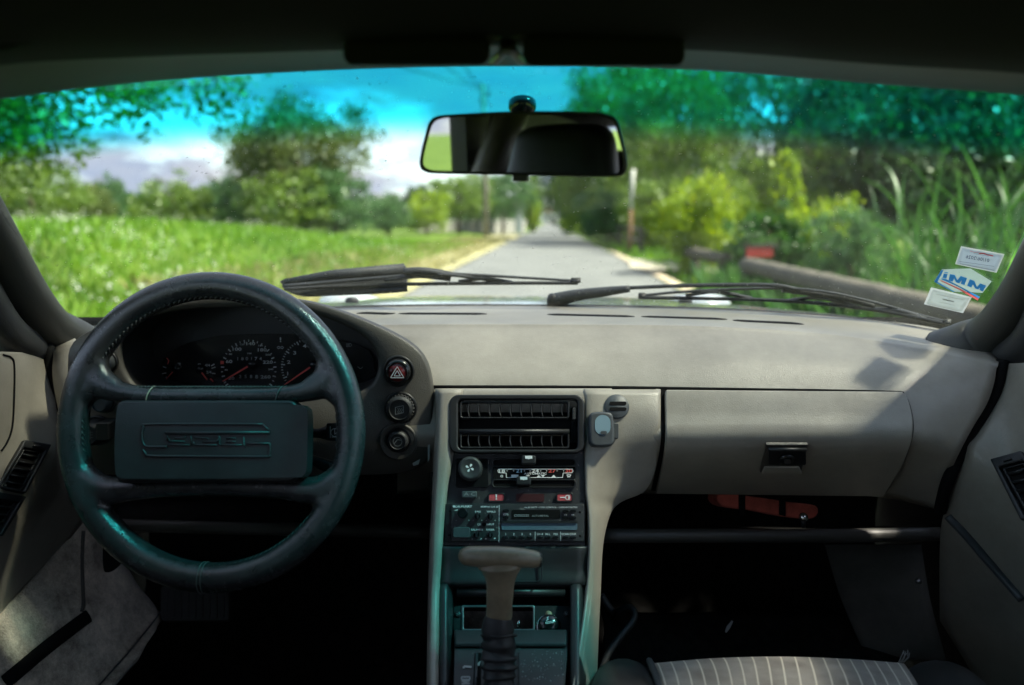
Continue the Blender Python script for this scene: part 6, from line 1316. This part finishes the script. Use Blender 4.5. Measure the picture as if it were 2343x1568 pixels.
pl = Plane(P(1738, 577, 9.5), Vector((0, -1, 0))); mk('plate', *prism(pl, rrect(1708, 566, 1768, 588, 3), 0, .02), M['red_print'], sg, bevel=.004)
mk('cap', *prism(pl, [(1704, 560), (1780, 558), (1782, 566), (1704, 567)], -.05, .03), M['darkwood'], sg, smooth=False); mk('post', *tube([Vector((pl.pt(1716, 590).x, 9.6, 0)), pl.pt(1716, 566, -.03)], .05, 8), M['darkwood'], sg)
fe = thing('roadside_fence', 'low dark wooden fence following the right side of the road into the distance', 'fence', GZ(1400, 560))
fp_ = [Vector((2.9 + RS * y, y, 0)) for y in np.linspace(24, 70, 14)]
for q_ in fp_: mk('post', *box(q_ + Vector((0, 0, .42)), .14, .14, .9), M['darkwood'], fe, smooth=False)
for zz in (.42, .80):
    for k in range(13): mk('rail', *tube([fp_[k] + Vector((0, 0, zz)), fp_[k + 1] + Vector((0, 0, zz))], .065, 6), M['wood'], fe)
fpn = [P(1480, 568, 20), P(1380, 540, 26)]
wa = thing('garden_wall', 'low grey wall left of the road behind the wooden pole', 'wall', (P(1080, 530, 58).x, 58, .2))
pa, pb = P(955, 536, 56), P(1200, 534, 66)
ax_ = (pb - pa); rot = Matrix.Rotation(math.atan2(ax_.y, ax_.x), 3, 'Z')
mk('wall', *box((pa + pb) / 2 + Vector((0, 0, .35)), ax_.length, .3, 1.3, rot), mat('grey_render', (.26, .25, .235), .9, .25, 1.5, .4, 20), wa, bevel=.03)
mk('coping', *box((pa + pb) / 2 + Vector((0, 0, 1.04)), ax_.length + .1, .42, .10, rot), M['concrete'], wa, bevel=.02)
gpst = thing('gate_post', 'pale tall gate post beside the dark hedge on the left of the road', 'post', (P(1187, 525, 62).x, 62, .1))
c = P(1187, 490, 62); mk('shaft', *box((c.x, 62, 2.0), .62, .62, 4.2), mat('pale_blue_grey_paint', (.42, .47, .53), .7, .15, 2), gpst, bevel=.03); mk('cap', *box((c.x, 62, 4.16), .8, .8, .16), M['concrete'], gpst, bevel=.03)
hs = thing('distant_house', 'tiny white house front where the road ends', 'house', (P(1258, 500, 190).x, 190, 0))
hc = Vector((P(1258, 500, 190).x, 190, 0)); mk('wall', *box(hc + Vector((0, 0, 1.6)), 3.6, 4, 3.4), mat('white_render', (.75, .73, .68), .8, .1, 1), hs, smooth=False)
mk('roof', *([hc + Vector(v) for v in ((-2.1, -2.3, 3.2), (2.1, -2.3, 3.2), (2.1, 2.3, 3.2), (-2.1, 2.3, 3.2), (0, -2.3, 4.6), (0, 2.3, 4.6))], [(0, 1, 4), (1, 2, 5, 4), (2, 3, 5), (3, 0, 4, 5), (0, 3, 2, 1)]), mat('clay_roof', (.30, .14, .09), .9, .2, 2), hs, smooth=False)
mk('window', *box(hc + Vector((-.8, -2.02, 1.9)), .8, .06, 1.0), M['gloss'], hs, smooth=False); mk('door', *box(hc + Vector((.9, -2.02, 1.1)), .9, .06, 2.0), M['darkwood'], hs, smooth=False)
